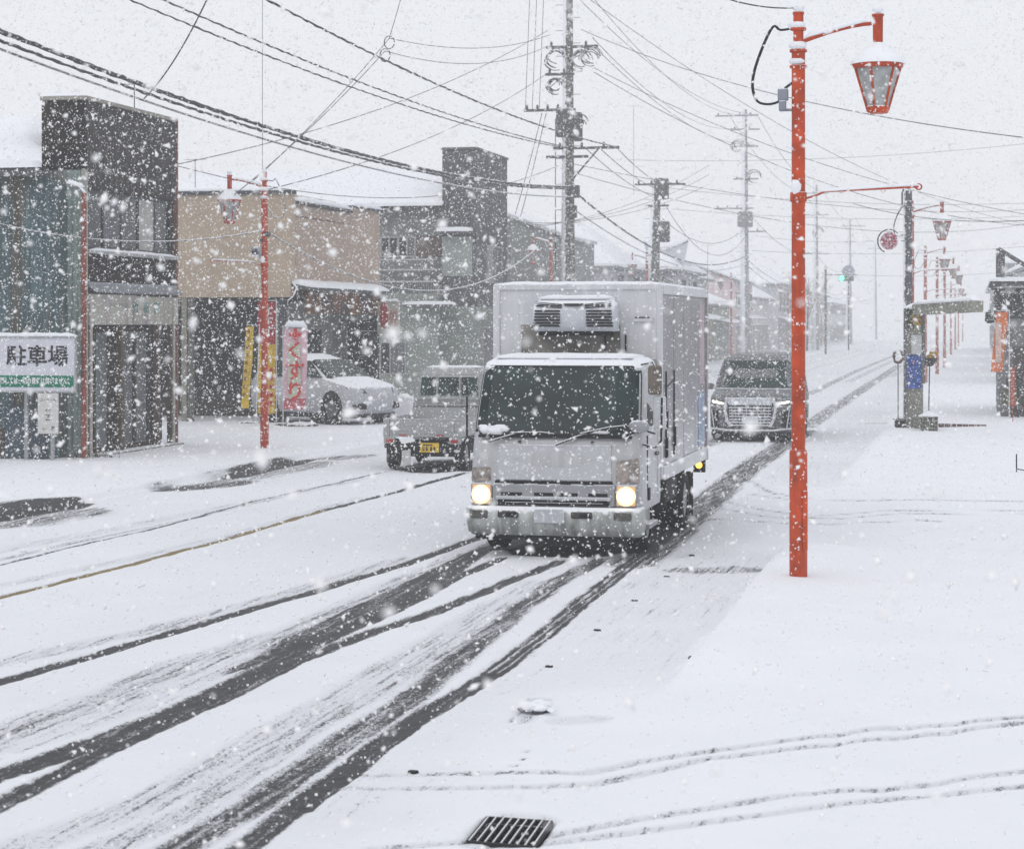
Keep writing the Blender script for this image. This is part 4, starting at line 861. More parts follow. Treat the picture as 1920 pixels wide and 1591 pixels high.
# ------------------------------------------------------------------ houses further along
RF = .55
FGL = mat('hazed_glass', (.34,.35,.36), .4, stuck=.65)  # glass paled to add haze fade
def gable(name, X0, X1, Y0, Y1, he, hr, label, wm, ridge='x', street=1, wins=True, awn=None, trim=None):  # roof and awning colours are paled as well, as painted haze
    """street = +1: street front at X1; -1: street front at X0"""
    t = thing(name, ((X0+X1)/2, (Y0+Y1)/2, 0), label, 'building')
    if ridge == 'x':
        MB().box((X0,Y0,-.05),(X1,Y1,he)).build('wall', wm, t, True)
        ym = (Y0+Y1)/2; q0, q1 = X0+2.2, X1-2.2; h2 = hr+.1; e_ = .45
        c00, c10, c11, c01 = (X0-e_,Y0-e_,he), (X1+e_,Y0-e_,he), (X1+e_,Y1+e_,he), (X0-e_,Y1+e_,he); ra, rb_ = (q0,ym,h2), (q1,ym,h2)
        r = MB().add([c00,c10,c11,c01,ra,rb_]+[(p[0],p[1],he-.12) for p in (c00,c10,c11,c01)], [(0,1,5,4),(1,2,5),(2,3,4,5),(3,0,4),(0,6,7,1),(1,7,8,2),(2,8,9,3),(3,9,6,0),(6,9,8,7)]).build('roof', trim or mat('hazed_roof', (.26,.27,.28), .7, stuck=.5), t, True)
        m = MB(); snow_sheet(m, c00, c10, rb_, ra, .2, 14, 6); snow_sheet(m, c10, c11, rb_, rb_, .2, 8, 5); snow_sheet(m, c11, c01, ra, rb_, .2, 10, 4); snow_sheet(m, c01, c00, ra, ra, .2, 6, 4)
    else:
        xm = (X0+X1)/2; MB().prism([(X0,-.05),(X1,-.05),(X1,he),(xm,hr),(X0,he)], 1, Y0, Y1).build('wall', wm, t, True)
        r = MB().prism([(X0-.4,he-.02),(xm,hr+.18),(X1+.4,he-.02),(X1+.4,he-.12),(xm,hr+.06),(X0-.4,he-.12)], 1, Y0-.3, Y1+.3).build('roof', trim or mat('hazed_roof', (.26,.27,.28), .7, stuck=.5), t, True)
        m = MB(); snow_sheet(m, (X0-.42,Y0-.2,he),(xm,Y0-.2,hr+.19),(xm,Y1+.2,hr+.19),(X0-.42,Y1+.2,he), .2, 6, 14); snow_sheet(m, (xm,Y0-.2,hr+.19),(X1+.42,Y0-.2,he),(X1+.42,Y1+.2,he),(xm,Y1+.2,hr+.19), .2, 6, 14)
    m.build('roof_snow', SNOW, r, True)
    xf = X1 if street > 0 else X0
    if wins:
        n = max(1, int((Y1-Y0)/3.2))
        for k in range(n):
            a = Y0+(Y1-Y0)*(k+.15)/n; b = Y0+(Y1-Y0)*(k+.85)/n
            if he > 4.6: window(t, 'X', xf, a, b, 3.6, 4.8, 2, [FGL, CURT2], out=street)
            window(t, 'X', xf, a, b, .4, 2.4, 3, [FGL, CURT, FGL], out=street)
        w_ = X1-X0; window(t, 'Y', Y0, X0+w_*.35, X0+w_*.62, 1.2 if he < 4.6 else 3.4, 2.2 if he < 4.6 else 4.5, 2, [FGL, CURT2], out=-1)
    if awn:
        x2 = xf+street*1.2; q = MB().hexa([(min(xf,x2),Y0+.2,awn-(.25 if street < 0 else 0)),(max(xf,x2),Y0+.2,awn-(.25 if street > 0 else 0)),(max(xf,x2),Y1-.2,awn-(.25 if street > 0 else 0)),(min(xf,x2),Y1-.2,awn-(.25 if street < 0 else 0)),
              (min(xf,x2),Y0+.2,awn+.06-(.25 if street < 0 else 0)),(max(xf,x2),Y0+.2,awn+.06-(.25 if street > 0 else 0)),(max(xf,x2),Y1-.2,awn+.06-(.25 if street > 0 else 0)),(min(xf,x2),Y1-.2,awn+.06-(.25 if street < 0 else 0))]).build('awning', mat('hazed_awning', (.22,.23,.24), .7, stuck=.6), t, True)
        zi, zo = awn+.06, awn-.19
        m = MB(); snow_sheet(m, (xf,Y0+.2,zi),(x2,Y0+.2,zo),(x2,Y1-.2,zo),(xf,Y1-.2,zi), .12, 3, 12); m.build('awning_snow', SNOW, q, True)
    return t
W1 = mat('hazed_wall_grey', (.50,.51,.52), .85, var=.1, stuck=.7); W2 = mat('hazed_wall_dark', (.44,.45,.46), .85, var=.15, stuck=.75); W3 = mat('hazed_wall_white', (.50,.50,.51), .85, var=.08, stuck=.4)  # far walls paled, with extra snow flecks, to paint in haze fade
W4 = mat('hazed_wall_pink', (.66,.56,.58), .85, var=.08, stuck=.4); W5 = mat('hazed_wall_brown', (.46,.45,.45), .85, var=.15, stuck=.75); W6 = mat('hazed_wall_ochre', (.42,.40,.34), .85, var=.15, stuck=.5)
xa, _ = atY(940, 82); xb, _ = atY(1064, 82)
t = thing('pale_annex', ((xa+xb)/2, 84, 0), 'pale grey annex with a sloping top edge right of the square tower', 'building')
MB().prism([(xa,-.05),(xb,-.05),(xb,zat(447,83)),(xa,zat(398,83))], 1, 82, 88).build('wall', mat('annex_grey', (.27,.285,.285), .85, var=.1), t, True)
q = MB().prism([(xa-.1,zat(398,83)+.02),(xb+.1,zat(447,83)-.02),(xb+.1,zat(447,83)+.1),(xa-.1,zat(398,83)+.14)], 1, 81.8, 88.2).build('roof', W2, t, True)
m = MB(); snow_sheet(m, (xa-.1,81.8,zat(398,83)+.14),(xb+.1,81.8,zat(447,83)+.1),(xb+.1,88.2,zat(447,83)+.1),(xa-.1,88.2,zat(398,83)+.14), .08, 8, 4); m.build('roof_snow', SNOW, q, True)
window(t, 'Y', 82, xa+.9, xa+1.9, 1.2, 2.4, 2, [GLASS, CURT2], out=-1)
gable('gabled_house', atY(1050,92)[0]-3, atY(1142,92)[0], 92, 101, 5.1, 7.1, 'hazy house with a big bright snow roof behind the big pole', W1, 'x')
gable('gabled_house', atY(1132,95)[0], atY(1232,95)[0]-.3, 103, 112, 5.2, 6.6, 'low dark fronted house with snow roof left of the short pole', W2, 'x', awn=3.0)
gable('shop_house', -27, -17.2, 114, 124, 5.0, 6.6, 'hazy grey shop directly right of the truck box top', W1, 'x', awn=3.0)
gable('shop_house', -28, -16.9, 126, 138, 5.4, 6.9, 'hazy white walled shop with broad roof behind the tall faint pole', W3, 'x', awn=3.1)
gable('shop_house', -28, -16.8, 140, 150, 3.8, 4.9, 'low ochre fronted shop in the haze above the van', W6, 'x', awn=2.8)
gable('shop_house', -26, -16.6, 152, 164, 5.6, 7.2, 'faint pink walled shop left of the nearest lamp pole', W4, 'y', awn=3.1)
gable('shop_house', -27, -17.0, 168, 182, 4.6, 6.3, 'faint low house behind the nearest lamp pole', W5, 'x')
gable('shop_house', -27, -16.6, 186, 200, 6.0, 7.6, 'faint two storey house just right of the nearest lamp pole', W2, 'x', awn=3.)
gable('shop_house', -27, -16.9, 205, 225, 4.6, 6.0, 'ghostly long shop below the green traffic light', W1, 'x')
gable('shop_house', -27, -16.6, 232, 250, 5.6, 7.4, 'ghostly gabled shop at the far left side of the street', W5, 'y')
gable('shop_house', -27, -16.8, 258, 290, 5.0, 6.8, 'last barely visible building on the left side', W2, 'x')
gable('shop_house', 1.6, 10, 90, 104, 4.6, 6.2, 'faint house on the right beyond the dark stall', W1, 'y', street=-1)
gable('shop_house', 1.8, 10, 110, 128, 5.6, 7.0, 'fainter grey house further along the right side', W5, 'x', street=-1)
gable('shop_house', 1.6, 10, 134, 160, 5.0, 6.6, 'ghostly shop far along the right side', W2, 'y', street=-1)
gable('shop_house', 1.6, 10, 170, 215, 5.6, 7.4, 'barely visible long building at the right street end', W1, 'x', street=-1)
RF = .5
def bare_tree(px, d, H, label, col=(.10,.06,.05), nb=26):
    x, y = lat(px, d); t = thing('bare_tree', (x, y, 0), label, 'tree')
    MB().cyl((0,0,-.1),(0.1,0,H*.5), .16, .10, 8).build('trunk', mat('bark', (.05,.04,.035), .9, side=.5), t)
    m = MB()
    def br(p, dr, l, r, dep):
        q = p+dr*l; m.tube([p, p+dr*l*.5+Vector((rnd.uniform(-.05,.05),)*3), q], [r, r*.8, r*.55], 4, cap=False)
        if dep:
            for k in range(3):
                nd = (dr+Vector((rnd.uniform(-.7,.7), rnd.uniform(-.7,.7), rnd.uniform(-.1,.6)))).normalized(); br(p+dr*l*rnd.uniform(.5,1), nd, l*rnd.uniform(.6,.8), r*.6, dep-1)
    for k in range(7): br(Vector((.05,0,H*(.3+.2*k/7))), Vector((rnd.uniform(-.8,.8), rnd.uniform(-.8,.8), 1)).normalized(), H*.22, .07, 3)
    m.build('crown', mat('twigs_red', col, .9, snow=.6, stuck=.3), t)
bare_tree(1512, 192, 8.5, 'bare reddish tree in the haze right of the nearest lamp pole', (.30,.20,.20))

# traffic light
x, y = lat(1548, 178)
t = thing('traffic_light', (x, y, 0), 'traffic light showing green in the far haze, on a horizontal arm', 'traffic light')
zl = zat(522, 178)
MB().cyl((0,0,-.1),(0,0,zl+1), .09, n=8).cyl((0,0,zl+.3),(2.6,0,zl+.3), .05, n=6).build('mast', HARD, t)
xl_ = (1578-1548)*178/F
bx('housing', (xl_-.25,-.12,zl-.22), (xl_+1.0,.12,zl+.22), mat('signal_housing', (.10,.11,.11), .6, snow=.8), t, bevel=.05)
MB().cyl((xl_,-.2,zl),(xl_,-.11,zl), .19, n=16).build('green_lens', mat('green_light', (.02,.3,.15), .4, emit=((.05,1.,.45), 9)), t)
for k in (1, 2): MB().cyl((xl_+k*.38,-.14,zl),(xl_+k*.38,-.11,zl), .15, n=16).build('dark_lens', mat('lens_dark', (.05,.05,.05), .4), t)
x, y = lat(1591, 182)
t = thing('round_road_sign', (x, y, 0), 'round grey blue road sign beside the green traffic light', 'sign')
MB().cyl((0,0,-.1),(0,0,zat(510,182)+.3), .06, n=8).build('post', HARD, t); MB().cyl((0,-.1,zat(509,182)),(0,-.05,zat(509,182)), .55, n=24).build('disc', mat('sign_blue', (.25,.27,.33), .5, stuck=.5), t)

# ------------------------------------------------------------------ banners in front of the carport
def banner(px0, px1, py0, py1, d, label, secs, skew=0., pole='right', lean=.0):
    """secs: list of (fraction from top, material)"""
    a = at(px0, py0, d); b = at(px1, py1, d); xp = b[0]+.03 if pole == 'right' else a[0]-.03
    t = thing('advertising_banner', (xp, a[1], 0), label, 'banner', 'upright advertising banners by the carport')
    H = a[2]+.06
    MB().cyl((0,0,0),(lean,0,H), .014, n=6).cyl((lean,0,H-.03),(a[0]-xp if pole == 'right' else b[0]-xp,0,H-.02), .010, n=5).build('pole', mat('banner_pole', (.6,.6,.6), .4), t)
    MB().lathe([(.20,0),(.20,.10),(.05,.16)], n=12).build('base', mat('banner_base', (.25,.26,.28), .7, snow=.9), t)
    n = 14; f0 = 0
    for f1, mm in secs:
        front = []; back = []
        for j in range(n+1):
            f = f0+(f1-f0)*j/n; z = a[2]+(b[2]-a[2])*f; r1 = []; r2 = []
            for i in range(7):
                s_ = i/6; x = a[0]-xp+(b[0]-a[0])*s_ + skew*f; yv = .03*math.sin(f*9+s_*4)*s_
                r1.append((x, yv-.0, z)); r2.append((x, yv+.006, z))
            front.append(r1); back.append(r2[::-1])
        m = MB(); m.grid(front); m.grid(back); m.build('cloth', mm, t); f0 = f1
    return t, a, b
YEL = mat('banner_yellow', (.62,.42,.03), .8, var=.15, vs=6, stuck=.22); YRED = mat('banner_darkred', (.34,.03,.035), .8, var=.2, vs=8, stuck=.3)
PNK = mat('banner_pink', (.66,.44,.50), .8, var=.12, vs=5, stuck=.12); PRED = mat('banner_rose', (.48,.12,.14), .8, var=.3, vs=9, stuck=.3); PGR = mat('banner_pale_green', (.50,.53,.42), .8, var=.06)
LR = mat('letter_red', (.55,.05,.045), .7)
t1, a, b = banner(462, 478, 612, 765, 51, 'narrow yellow banner twisted edge on, leftmost of the banners', [(1., YEL)], skew=-.14, lean=.10)
m = MB(); yq = a[1]-.02
for k in range(9): z = a[2]-.15-k*.19; m.box((a[0]+.04-.015*k,yq-.03,z),(a[0]+.11-.015*k,yq-.022,z+.08))
m.build('faded_lettering', mat('letter_brown', (.25,.14,.03), .7), t1, True)
t2, a, b = banner(484, 518, 566, 775, 51.6, 'red topped yellow banner directly behind the left red lamp pole', [(.38, YRED), (1., YEL)])
m = MB()
for k in range(5): z = b[2]+.2+k*.2; m.box((b[0]-.12,a[1]-.045,z),(b[0]-.05,a[1]-.037,z+.11)).box((b[0]-.16,a[1]-.045,z+.04),(b[0]-.02,a[1]-.037,z+.06))
m.build('lettering', LR, t2, True)
m = MB()
for k in range(3): z = a[2]-.3-k*.24; m.box((b[0]-.17,a[1]-.045,z),(b[0]-.13,a[1]-.037,z+.17)).box((b[0]-.20,a[1]-.045,z+.13),(b[0]-.04,a[1]-.037,z+.17))
m.build('lettering', WHT, t2, True)
t3, a, b = banner(533, 580, 616, 767, 51, 'pink banner with big red hiragana lettering beside the white car', [(.14, PNK), (.86, PNK), (1., PRED)], pole='left', skew=-.05)
gm = MB(); gz0 = b[2]+.26; gz1 = a[2]-.36; cxg = (a[0]+b[0])/2
gm.box((cxg-.16-.02,a[1]-.040,gz0),(cxg+.14-.02,a[1]-.034,gz1)).build('pale_field', PGR, t3, True)
for ch, fy, rz in (('く', 660, 0), ('す', 697, 0), ('り', 735, 0)):
    text('lettering', ch, .50, LR, (cxg-.01, a[1]-.050, zat(fy,51)), t3, bold=.012, sx=1.0)
z = zat(627,51); MB().box((cxg-.16,a[1]-.047,z-.035),(cxg+.16,a[1]-.040,z+.035)).box((cxg-.04,a[1]-.0475,z-.13),(cxg+.04,a[1]-.0400,z+.14)).build('cross_mark', LR, t3, True)
m = MB(); snow_strip(m, (a[0]+.02,a[1]-.01,a[2]+.05),(b[0]-.02,a[1]-.01,a[2]+.03), .12, .15, 6); m.build('snow', SNOW, t3, True)
def snow_rock(px, py, r, label, n=3):
    x, y = gnd(px, py); m = MB()
    for k in range(n): m.blob((x+rnd.gauss(0,r*.8), y+rnd.gauss(0,r*.4), r*.3), r*rnd.uniform(.5,1), n=9, jit=.25, sq=(1,.8,.6))
    return tag(m.build('rubble', mat('rubble_dark', (.07,.065,.06), .9, var=.3, snow=.55, stuck=.3)), label, 'rubble')
snow_rock(478, 800, .22, 'low dark rubble with snow under the yellow banners', 5); snow_rock(560, 806, .25, 'dark snow dusted stones under the pink banner', 7)

# ------------------------------------------------------------------ vehicles
def ring(z, yf, yb, hw, rf=.15, rb=.08, seg=5, crown=0.):
    """plan outline at height z, front at yf, rounded corners"""
    p = []
    for k in range(seg+1):   # front-left -> going +x
        a = math.pi + (math.pi/2)*k/seg; p.append((-hw+rf+rf*math.cos(a), yf+rf+rf*math.sin(a), z))
    for k in range(1, 6): x = -hw+rf+(2*hw-2*rf)*k/6; p.append((x, yf-crown*(1-(x/hw)**2), z))
    for k in range(seg+1):
        a = -math.pi/2 + (math.pi/2)*k/seg; p.append((hw-rf+rf*math.cos(a), yf+rf+rf*math.sin(a), z))
    for k in range(seg+1):
        a = (math.pi/2)*k/seg; p.append((hw-rb+rb*math.cos(a), yb-rb+rb*math.sin(a), z))
    for k in range(seg+1):
        a = math.pi/2 + (math.pi/2)*k/seg; p.append((-hw+rb+rb*math.cos(a), yb-rb+rb*math.sin(a), z))
    return p
TYRE = mat('tyre', (.012,.012,.013), .85, var=.3, vs=20, stuck=.25); RIM = mat('rim_grey', (.25,.25,.26), .5, metal=.5, stuck=.3)
def wheel(parent, x, y, r, wd, label=None):
    m = MB(); pr = [(-wd/2, r*.62),(-wd/2, r*.93),(-wd*.38, r),(wd*.38, r),(wd/2, r*.93),(wd/2, r*.62)]
    n = 24; vs = [(x+a, y+b*math.cos(2*math.pi*k/n), r+b*math.sin(2*math.pi*k/n)) for a, b in pr for k in range(n)]
    m.add(vs, [(i*n+k, (i+1)*n+k, (i+1)*n+(k+1) % n, i*n+(k+1) % n) for i in range(5) for k in range(n)], True)
    w_ = MB(); w_.v, w_.f, w_.sm, w_.mi = m.v, m.f, m.sm, m.mi
    o = w_.build('wheel', TYRE, parent)
    MB().cyl((x-wd*.42,y,r),(x+wd*.42,y,r), r*.63, n=20).build('rim', RIM, o); return o

# --- truck
KDARK = mat('frame_black', (.022,.022,.024), .7, stuck=.22)
tk = thing('box_truck', (-4.62, 23.56, 0), 'silver refrigerated box truck with headlights on driving towards the camera', 'truck')
SIL = mat('truck_silver', (.42,.43,.445), .38, metal=.25, streak=.10, var=.09, vs=3, stuck=.30, snow=.5, spec=.35, coat=.1)
SILP = mat('truck_panel_snowed', (.46,.475,.50), .5, metal=.1, var=.06, vs=3, stuck=.52, snow=.6)
SILD = mat('truck_grey_plastic', (.30,.31,.33), .6, var=.1, stuck=.35, snow=.7)
SLOT = mat('slot_black', (.012,.013,.015), .6, var=.1, stuck=.12)
cabrings = [ring(.52,.10,1.62,.985,.20), ring(.60,.05,1.62,.992,.20), ring(.86,.04,1.62,.992,.20,crown=.02), ring(1.10,.07,1.62,.99,.20,crown=.03), ring(1.36,.13,1.62,.985,.20,crown=.03),
            ring(1.62,.24,1.62,.975,.20,crown=.03), ring(1.90,.36,1.62,.962,.20,crown=.03), ring(2.12,.46,1.62,.945,.20,crown=.02), ring(2.19,.52,1.60,.92,.22), ring(2.235,.64,1.55,.86,.25), ring(2.25,.80,1.45,.70,.25)]
MB().loft(cabrings).build('cab', SIL, tk)
# windscreen follows the same surface
def scr(z, x, off):
    zs = [1.36,1.62,1.90,2.12,2.19]; yf = [.13,.24,.36,.46,.52]; hw = [.985,.975,.962,.945,.92]
    k = 0
    while k < 3 and z > zs[k+1]: k += 1
    f = (z-zs[k])/(zs[k+1]-zs[k]); y = yf[k]+(yf[k+1]-yf[k])*f; h = hw[k]+(hw[k+1]-hw[k])*f; rf = .20
    cr = .03*(1-(x/h)**2)
    ax = abs(x)
    if ax > h-rf: u = min(1, (ax-(h-rf))/rf); return (x, y+rf-rf*math.sqrt(max(0,1-u*u))-off, z)
    return (x, y-cr-off, z)
def screen(z0, z1, w0, w1, rc, off, nz=14, nx=26):
    P = []
    for j in range(nz+1):
        z = z0+(z1-z0)*j/nz; hw = w0+(w1-w0)*j/nz
        dz = min(z-z0, z1-z); 
        if dz < rc: hw -= rc-math.sqrt(max(0, rc*rc-(rc-dz)**2))
        P.append([scr(z, -hw+2*hw*i/nx, off) for i in range(nx+1)])
    return P
WG = mat('windscreen_glass', (.014,.026,.028), .10, var=.6, vs=1.5, spec=.18, col2=(.035,.075,.075), c2=.56)
MB().grid(screen(1.345, 2.155, .965, .925, .10, .006)).build('windscreen_seal', SLOT, tk)
wsg = MB().grid(screen(1.385, 2.13, .935, .90, .09, .012)).build('windscreen', WG, tk)
for sgn in (1,):
    MB().grid([[(.99+.002, .55+.0*k, 1.45+.0), (.985, 1.35, 1.45)], [(.945, .68, 2.05), (.94, 1.35, 2.05)]]).build('side_window', WG, tk)
# snow crusts on the screen and scuttle
m = MB()
for k in range(10):
    x = rnd.uniform(-.85,-.45); p = scr(1.40+rnd.uniform(0,.06), x, .02); m.blob(p, rnd.uniform(.03,.07), n=7, jit=.3, sq=(1.3,.3,.7))
for k in range(8): p = scr(1.41, rnd.uniform(.2,.6), .02); m.blob(p, rnd.uniform(.02,.035), n=7, jit=.3, sq=(1.8,.3,.6))
m.build('screen_snow', SNOW, tk)
MB().box((-.88,.055,1.345),(.88,.12,1.375)).build('scuttle', SLOT, tk)
wp = MB(); wp.tube([(-.75,.02,1.30),(-.55,.03,1.36),(-.35,.06,1.42)], .012, 5).tube([(-.50,.04,1.40),(-.15,.04,1.41),(.0,.05,1.39)], .010, 5).tube([(.02,.02,1.27),(.25,.03,1.36),(.45,.05,1.43)], .013, 5).tube([(.30,.03,1.40),(.62,.06,1.47),(.80,.10,1.49)], .011, 5); wp.build('wiper', mat('wiper_dark', (.05,.05,.05), .6, snow=.8, stuck=.3), tk)
# front panel with seams
MB().hexa([(-.66,.01,.87),(.66,.01,.87),(.66,.06,.87),(-.66,.06,.87),(-.65,.075,1.27),(.65,.075,1.27),(.65,.12,1.27),(-.65,.12,1.27)]).build('front_panel', SILP, tk, bevel=.012)
MB().hexa([(-.68,.012,.835),(.68,.012,.835),(.68,.05,.835),(-.68,.05,.835),(-.67,.012,.865),(.67,.012,.865),(.67,.05,.865),(-.67,.05,.865)]).build('panel_seam', SLOT, tk)
for x in (-.40,-.12,.14,.40): bx('clip', (x-.06,.0,.825), (x+.06,.02,.84), SLOT, tk)
bx('handle_pin', (-.42,.06,1.29), (-.39,.09,1.31), SLOT, tk); bx('handle_pin', (.42,.06,1.29), (.45,.09,1.31), SLOT, tk)
# grille
bx('grille_frame', (-.70,-.005,.585), (.70,.06,.83), SILD, tk, bevel=.015)
for a0_, a1_ in ((-.60,-.36),(-.22,.0),(.06,.28),(.40,.62)): bx('grille_slot', (a0_,-.014,.697), (a1_,.0,.732), SLOT, tk, bevel=.004)
bx('grille_lower_slot', (-.64,-.014,.590), (.64,.0,.650), SLOT, tk, bevel=.01); bx('grille_bar', (-.66,-.03,.652), (.66,.0,.688), SILP, tk, bevel=.01)
bx('badge_bar', (-.55,-.018,.618), (.55,-.013,.624), SILP, tk)
HL = mat('headlight_lit', (.10,.08,.06), .2, emit=((1.,.52,.20), .8)); HLM = mat('headlight_mid', (.1,.1,.1), .2, emit=((1.,.72,.40), 1.7)); HLD = mat('fog_dark', (.06,.06,.055), .3, var=.4, vs=20, stuck=.35); HLC = mat('headlight_core', (1,1,1), .2, emit=((1.,.90,.68), 5.)); HLG = mat('lamp_clear', (.30,.28,.26), .15, var=.4, vs=14, stuck=.3)
ORG = mat('indicator_glass', (.27,.24,.22), .2, var=.5, vs=18, stuck=.3)
for s_ in (-1, 1):
    xs_ = s_*.83
    h_ = bx('headlight', (xs_-.125,-.005,.585), (xs_+.125,.10,.83), SILD, tk, bevel=.02)
    bx('lens', (xs_-.105,-.018,.60), (xs_+.105,.02,.815), HL, h_, bevel=.015)
    MB().cyl((xs_,-.026,.705),(xs_,-.017,.705), .110, n=24).build('reflector_ring', HLM, h_)  # emissive disc paints the glow spreading round the bulb
    MB().cyl((xs_,-.034,.71),(xs_,-.025,.71), .082, n=20).build('bulb', HLC, h_)
    MB().hexa([(xs_-.12*1,.0,.85),(xs_+.14,.04,.85),(xs_+.14,.12,.85),(xs_-.12,.12,.85),(xs_-.12,.03,1.00+.10*(s_ > 0)-.0),(xs_+.14,.06,1.02+.12*(s_ > 0)),(xs_+.14,.12,1.02),(xs_-.12,.12,1.0)]).build('indicator', ORG, tk, bevel=.015)
# bumper
bmp = MB().loft([ring(.24,.02,.30,.97,.14,.05), ring(.27,-.05,.30,1.0,.15,.05,crown=.02), ring(.40,-.07,.30,1.02,.15,.05,crown=.03), ring(.54,-.07,.30,1.02,.15,.05,crown=.03), ring(.575,-.03,.30,1.0,.15,.05)]).build('bumper', mat('bumper_silver', (.38,.40,.39), .45, metal=.2, var=.25, vs=5, streak=.12, col2=(.22,.23,.22), c2=.55, stuck=.42, snow=.7), tk)
for xc in (-.50, .34): bx('fog_lamp', (xc-.12,-.115,.455), (xc+.12,-.06,.53), HLD, bmp, bevel=.015); bx('fog_hole', (xc-.02,-.122,.465), (xc+.10,-.114,.515), SLOT, bmp, bevel=.01)
for xc in (-.84, .80): bx('corner_lamp', (xc-.10,-.095,.44), (xc+.10,.0,.53), mat('corner_lamp', (.10,.10,.09), .3, var=.4, vs=20, stuck=.45), bmp, bevel=.012)
pl_ = bx('number_plate', (-.20,-.125,.40), (.15,-.105,.555), mat('plate_snowed', (.48,.50,.53), .6, stuck=.6), bmp, bevel=.008)
bx('bumper_lip', (-.90,-.02,.20), (.90,.2,.25), SLOT, tk, bevel=.02)
# underside
MB().box((-.55,.35,.45),(-.35,6.2,.72)).box((.35,.35,.45),(.55,6.2,.72)).box((-.9,.3,.36),(.9,1.5,.56)).cyl((-.8,1.0,.38),(.8,1.0,.38), .06, n=8).box((-.35,2.0,.35),(.3,3.0,.6)).build('chassis', mat('chassis_black', (.02,.02,.022), .8, stuck=.15), tk)
for x in (-.83, .83): wheel(tk, x, .98, .375, .21)
for x in (-.90,-.66,.66,.90): wheel(tk, x, 3.75, .375, .20)
for x in (-.9,.9): bx('mudflap', (x-.13,4.25,.12), (x+.13,4.27,.7), BLACK, tk)
MB().box((.80,1.5,.50),(.96,1.75,1.30)).box((.86,2.1,.45),(.98,3.1,.72)).box((.9,1.95,.40),(1.0,2.02,.75)).build('side_tank', KDARK, tk, bevel=.03)
bx('step', (.80,.62,.28), (1.0,1.30,.34), SILD, tk, bevel=.01)
MB().grid([[(.996,1.28,.60),(.996,1.30,.60)],[(.996,1.30,2.0),(.996,1.32,2.0)]]).build('door_seam', SLOT, tk); bx('door_handle', (.985,1.12,1.10), (1.02,1.26,1.14), SLOT, tk, bevel=.008)
bx('door_seam', (.975,.50,.62), (.999,.512,1.36), SLOT, tk)
bx('side_vent', (.97,.56,.62), (1.006,.66,.76), SLOT, tk)
# mirrors
mr = MB().tube([(.93,.42,2.17),(1.07,.40,2.20),(1.10,.40,2.10)], .012, 5).tube([(.96,.28,1.28),(1.12,.22,1.24),(1.19,.24,1.32),(1.19,.28,1.80)], .014, 6).build('mirror_arm', BLACK, tk, kind='stuff')
mi = bx('mirror', (1.02,.33,1.83), (1.18,.40,2.16), mat('mirror_back', (.13,.11,.09), .3, var=.4, vs=6, stuck=.25), mr, bevel=.03)
bx('mirror_cover', (1.075,.36,1.44), (1.22,.45,1.82), mat('mirror_white', (.55,.57,.60), .5, stuck=.5), mr, bevel=.03)
MB().blob((.95,.16,1.48), .11, n=12, jit=.04, sq=(1.1,.5,.75)).build('round_mirror', SILD, mr); MB().tube([(.95,.18,1.48),(1.06,.20,1.42),(1.12,.24,1.40)], .012, 5).build('round_mirror_arm', BLACK, mr)
MB().tube([(-.97,.30,1.3),(-1.06,.26,1.35),(-1.07,.3,1.9)], .012, 5).build('mirror_arm', BLACK, tk)
# box body
BXM = mat('box_white', (.56,.57,.59), .42, streak=.07, var=.08, vs=1.5, stuck=.30, snow=.8)
BXS = mat('box_side_alloy', (.34,.34,.36), .26, metal=.55, streak=.15, var=.12, vs=1.2, stuck=.22)
bx0_, bx1_ = -1.13, .94; by0, by1 = 1.98, 6.42; bz0, bz1 = .77, 3.10
body_ = bx('box_body', (bx0_, by0, bz0), (bx1_-.02, by1, bz1), BXM, tk, bevel=.03)
MB().box((bx1_-.06,by0-.02,bz0-.02),(bx1_+.01,by0+.09,bz1+.01)).build('corner_post', BXM, body_, bevel=.02)
MB().box((bx0_-.01,by0-.02,bz0-.02),(bx0_+.08,by0+.05,bz1+.01)).box((bx0_,by0-.025,bz1-.06),(bx1_,by0+.05,bz1+.02)).build('front_rail', BXM, body_, bevel=.015)
for a_, b_ in ((by0+.11,3.05),(3.08,4.00),(4.03,5.15),(5.18,6.30)): bx('side_panel', (bx1_-.03,a_,bz0+.14), (bx1_+.0,b_,bz1-.12), BXS, body_)
bx('top_rail', (bx1_-.02,by0+.1,bz1-.11), (bx1_+.02,by1,bz1+.01), BXM, body_, bevel=.01); bx('bottom_rail', (bx1_-.02,by0+.1,bz0-.04), (bx1_+.02,by1,bz0+.13), BXM, body_, bevel=.01)
bx('rear_post', (bx1_-.05,by1-.10,bz0-.05), (bx1_+.025,by1+.02,bz1+.01), mat('post_rose', (.42,.36,.38), .4, metal=.3, stuck=.2), body_)  # rose tint is a reflection put into the post colour
bx('door_frame', (bx1_,2.34,bz0+.22), (bx1_+.014,2.37,2.05), SLOT, body_); bx('door_frame', (bx1_,3.05,bz0+.22), (bx1_+.014,3.08,2.05), SLOT, body_)
for y_, z_ in ((2.33,1.0),(2.33,1.35),(3.04,1.1)): bx('door_hinge', (bx1_,y_,z_), (bx1_+.03,y_+.06,z_+.24), SLOT, body_)
MB().tube([(bx1_+.02,2.25,1.85),(bx1_+.05,2.6,1.93)], .008, 4).build('hook', SLOT, body_)
bx('rose_reflection', (bx1_,5.62,1.8), (bx1_+.005,6.1,2.9), mat('painted_reflection_rose', (.46,.36,.40), .35, metal=.4, var=.2, vs=2, stuck=.25), body_)  # pinkish reflection on the alloy side, painted as a strip
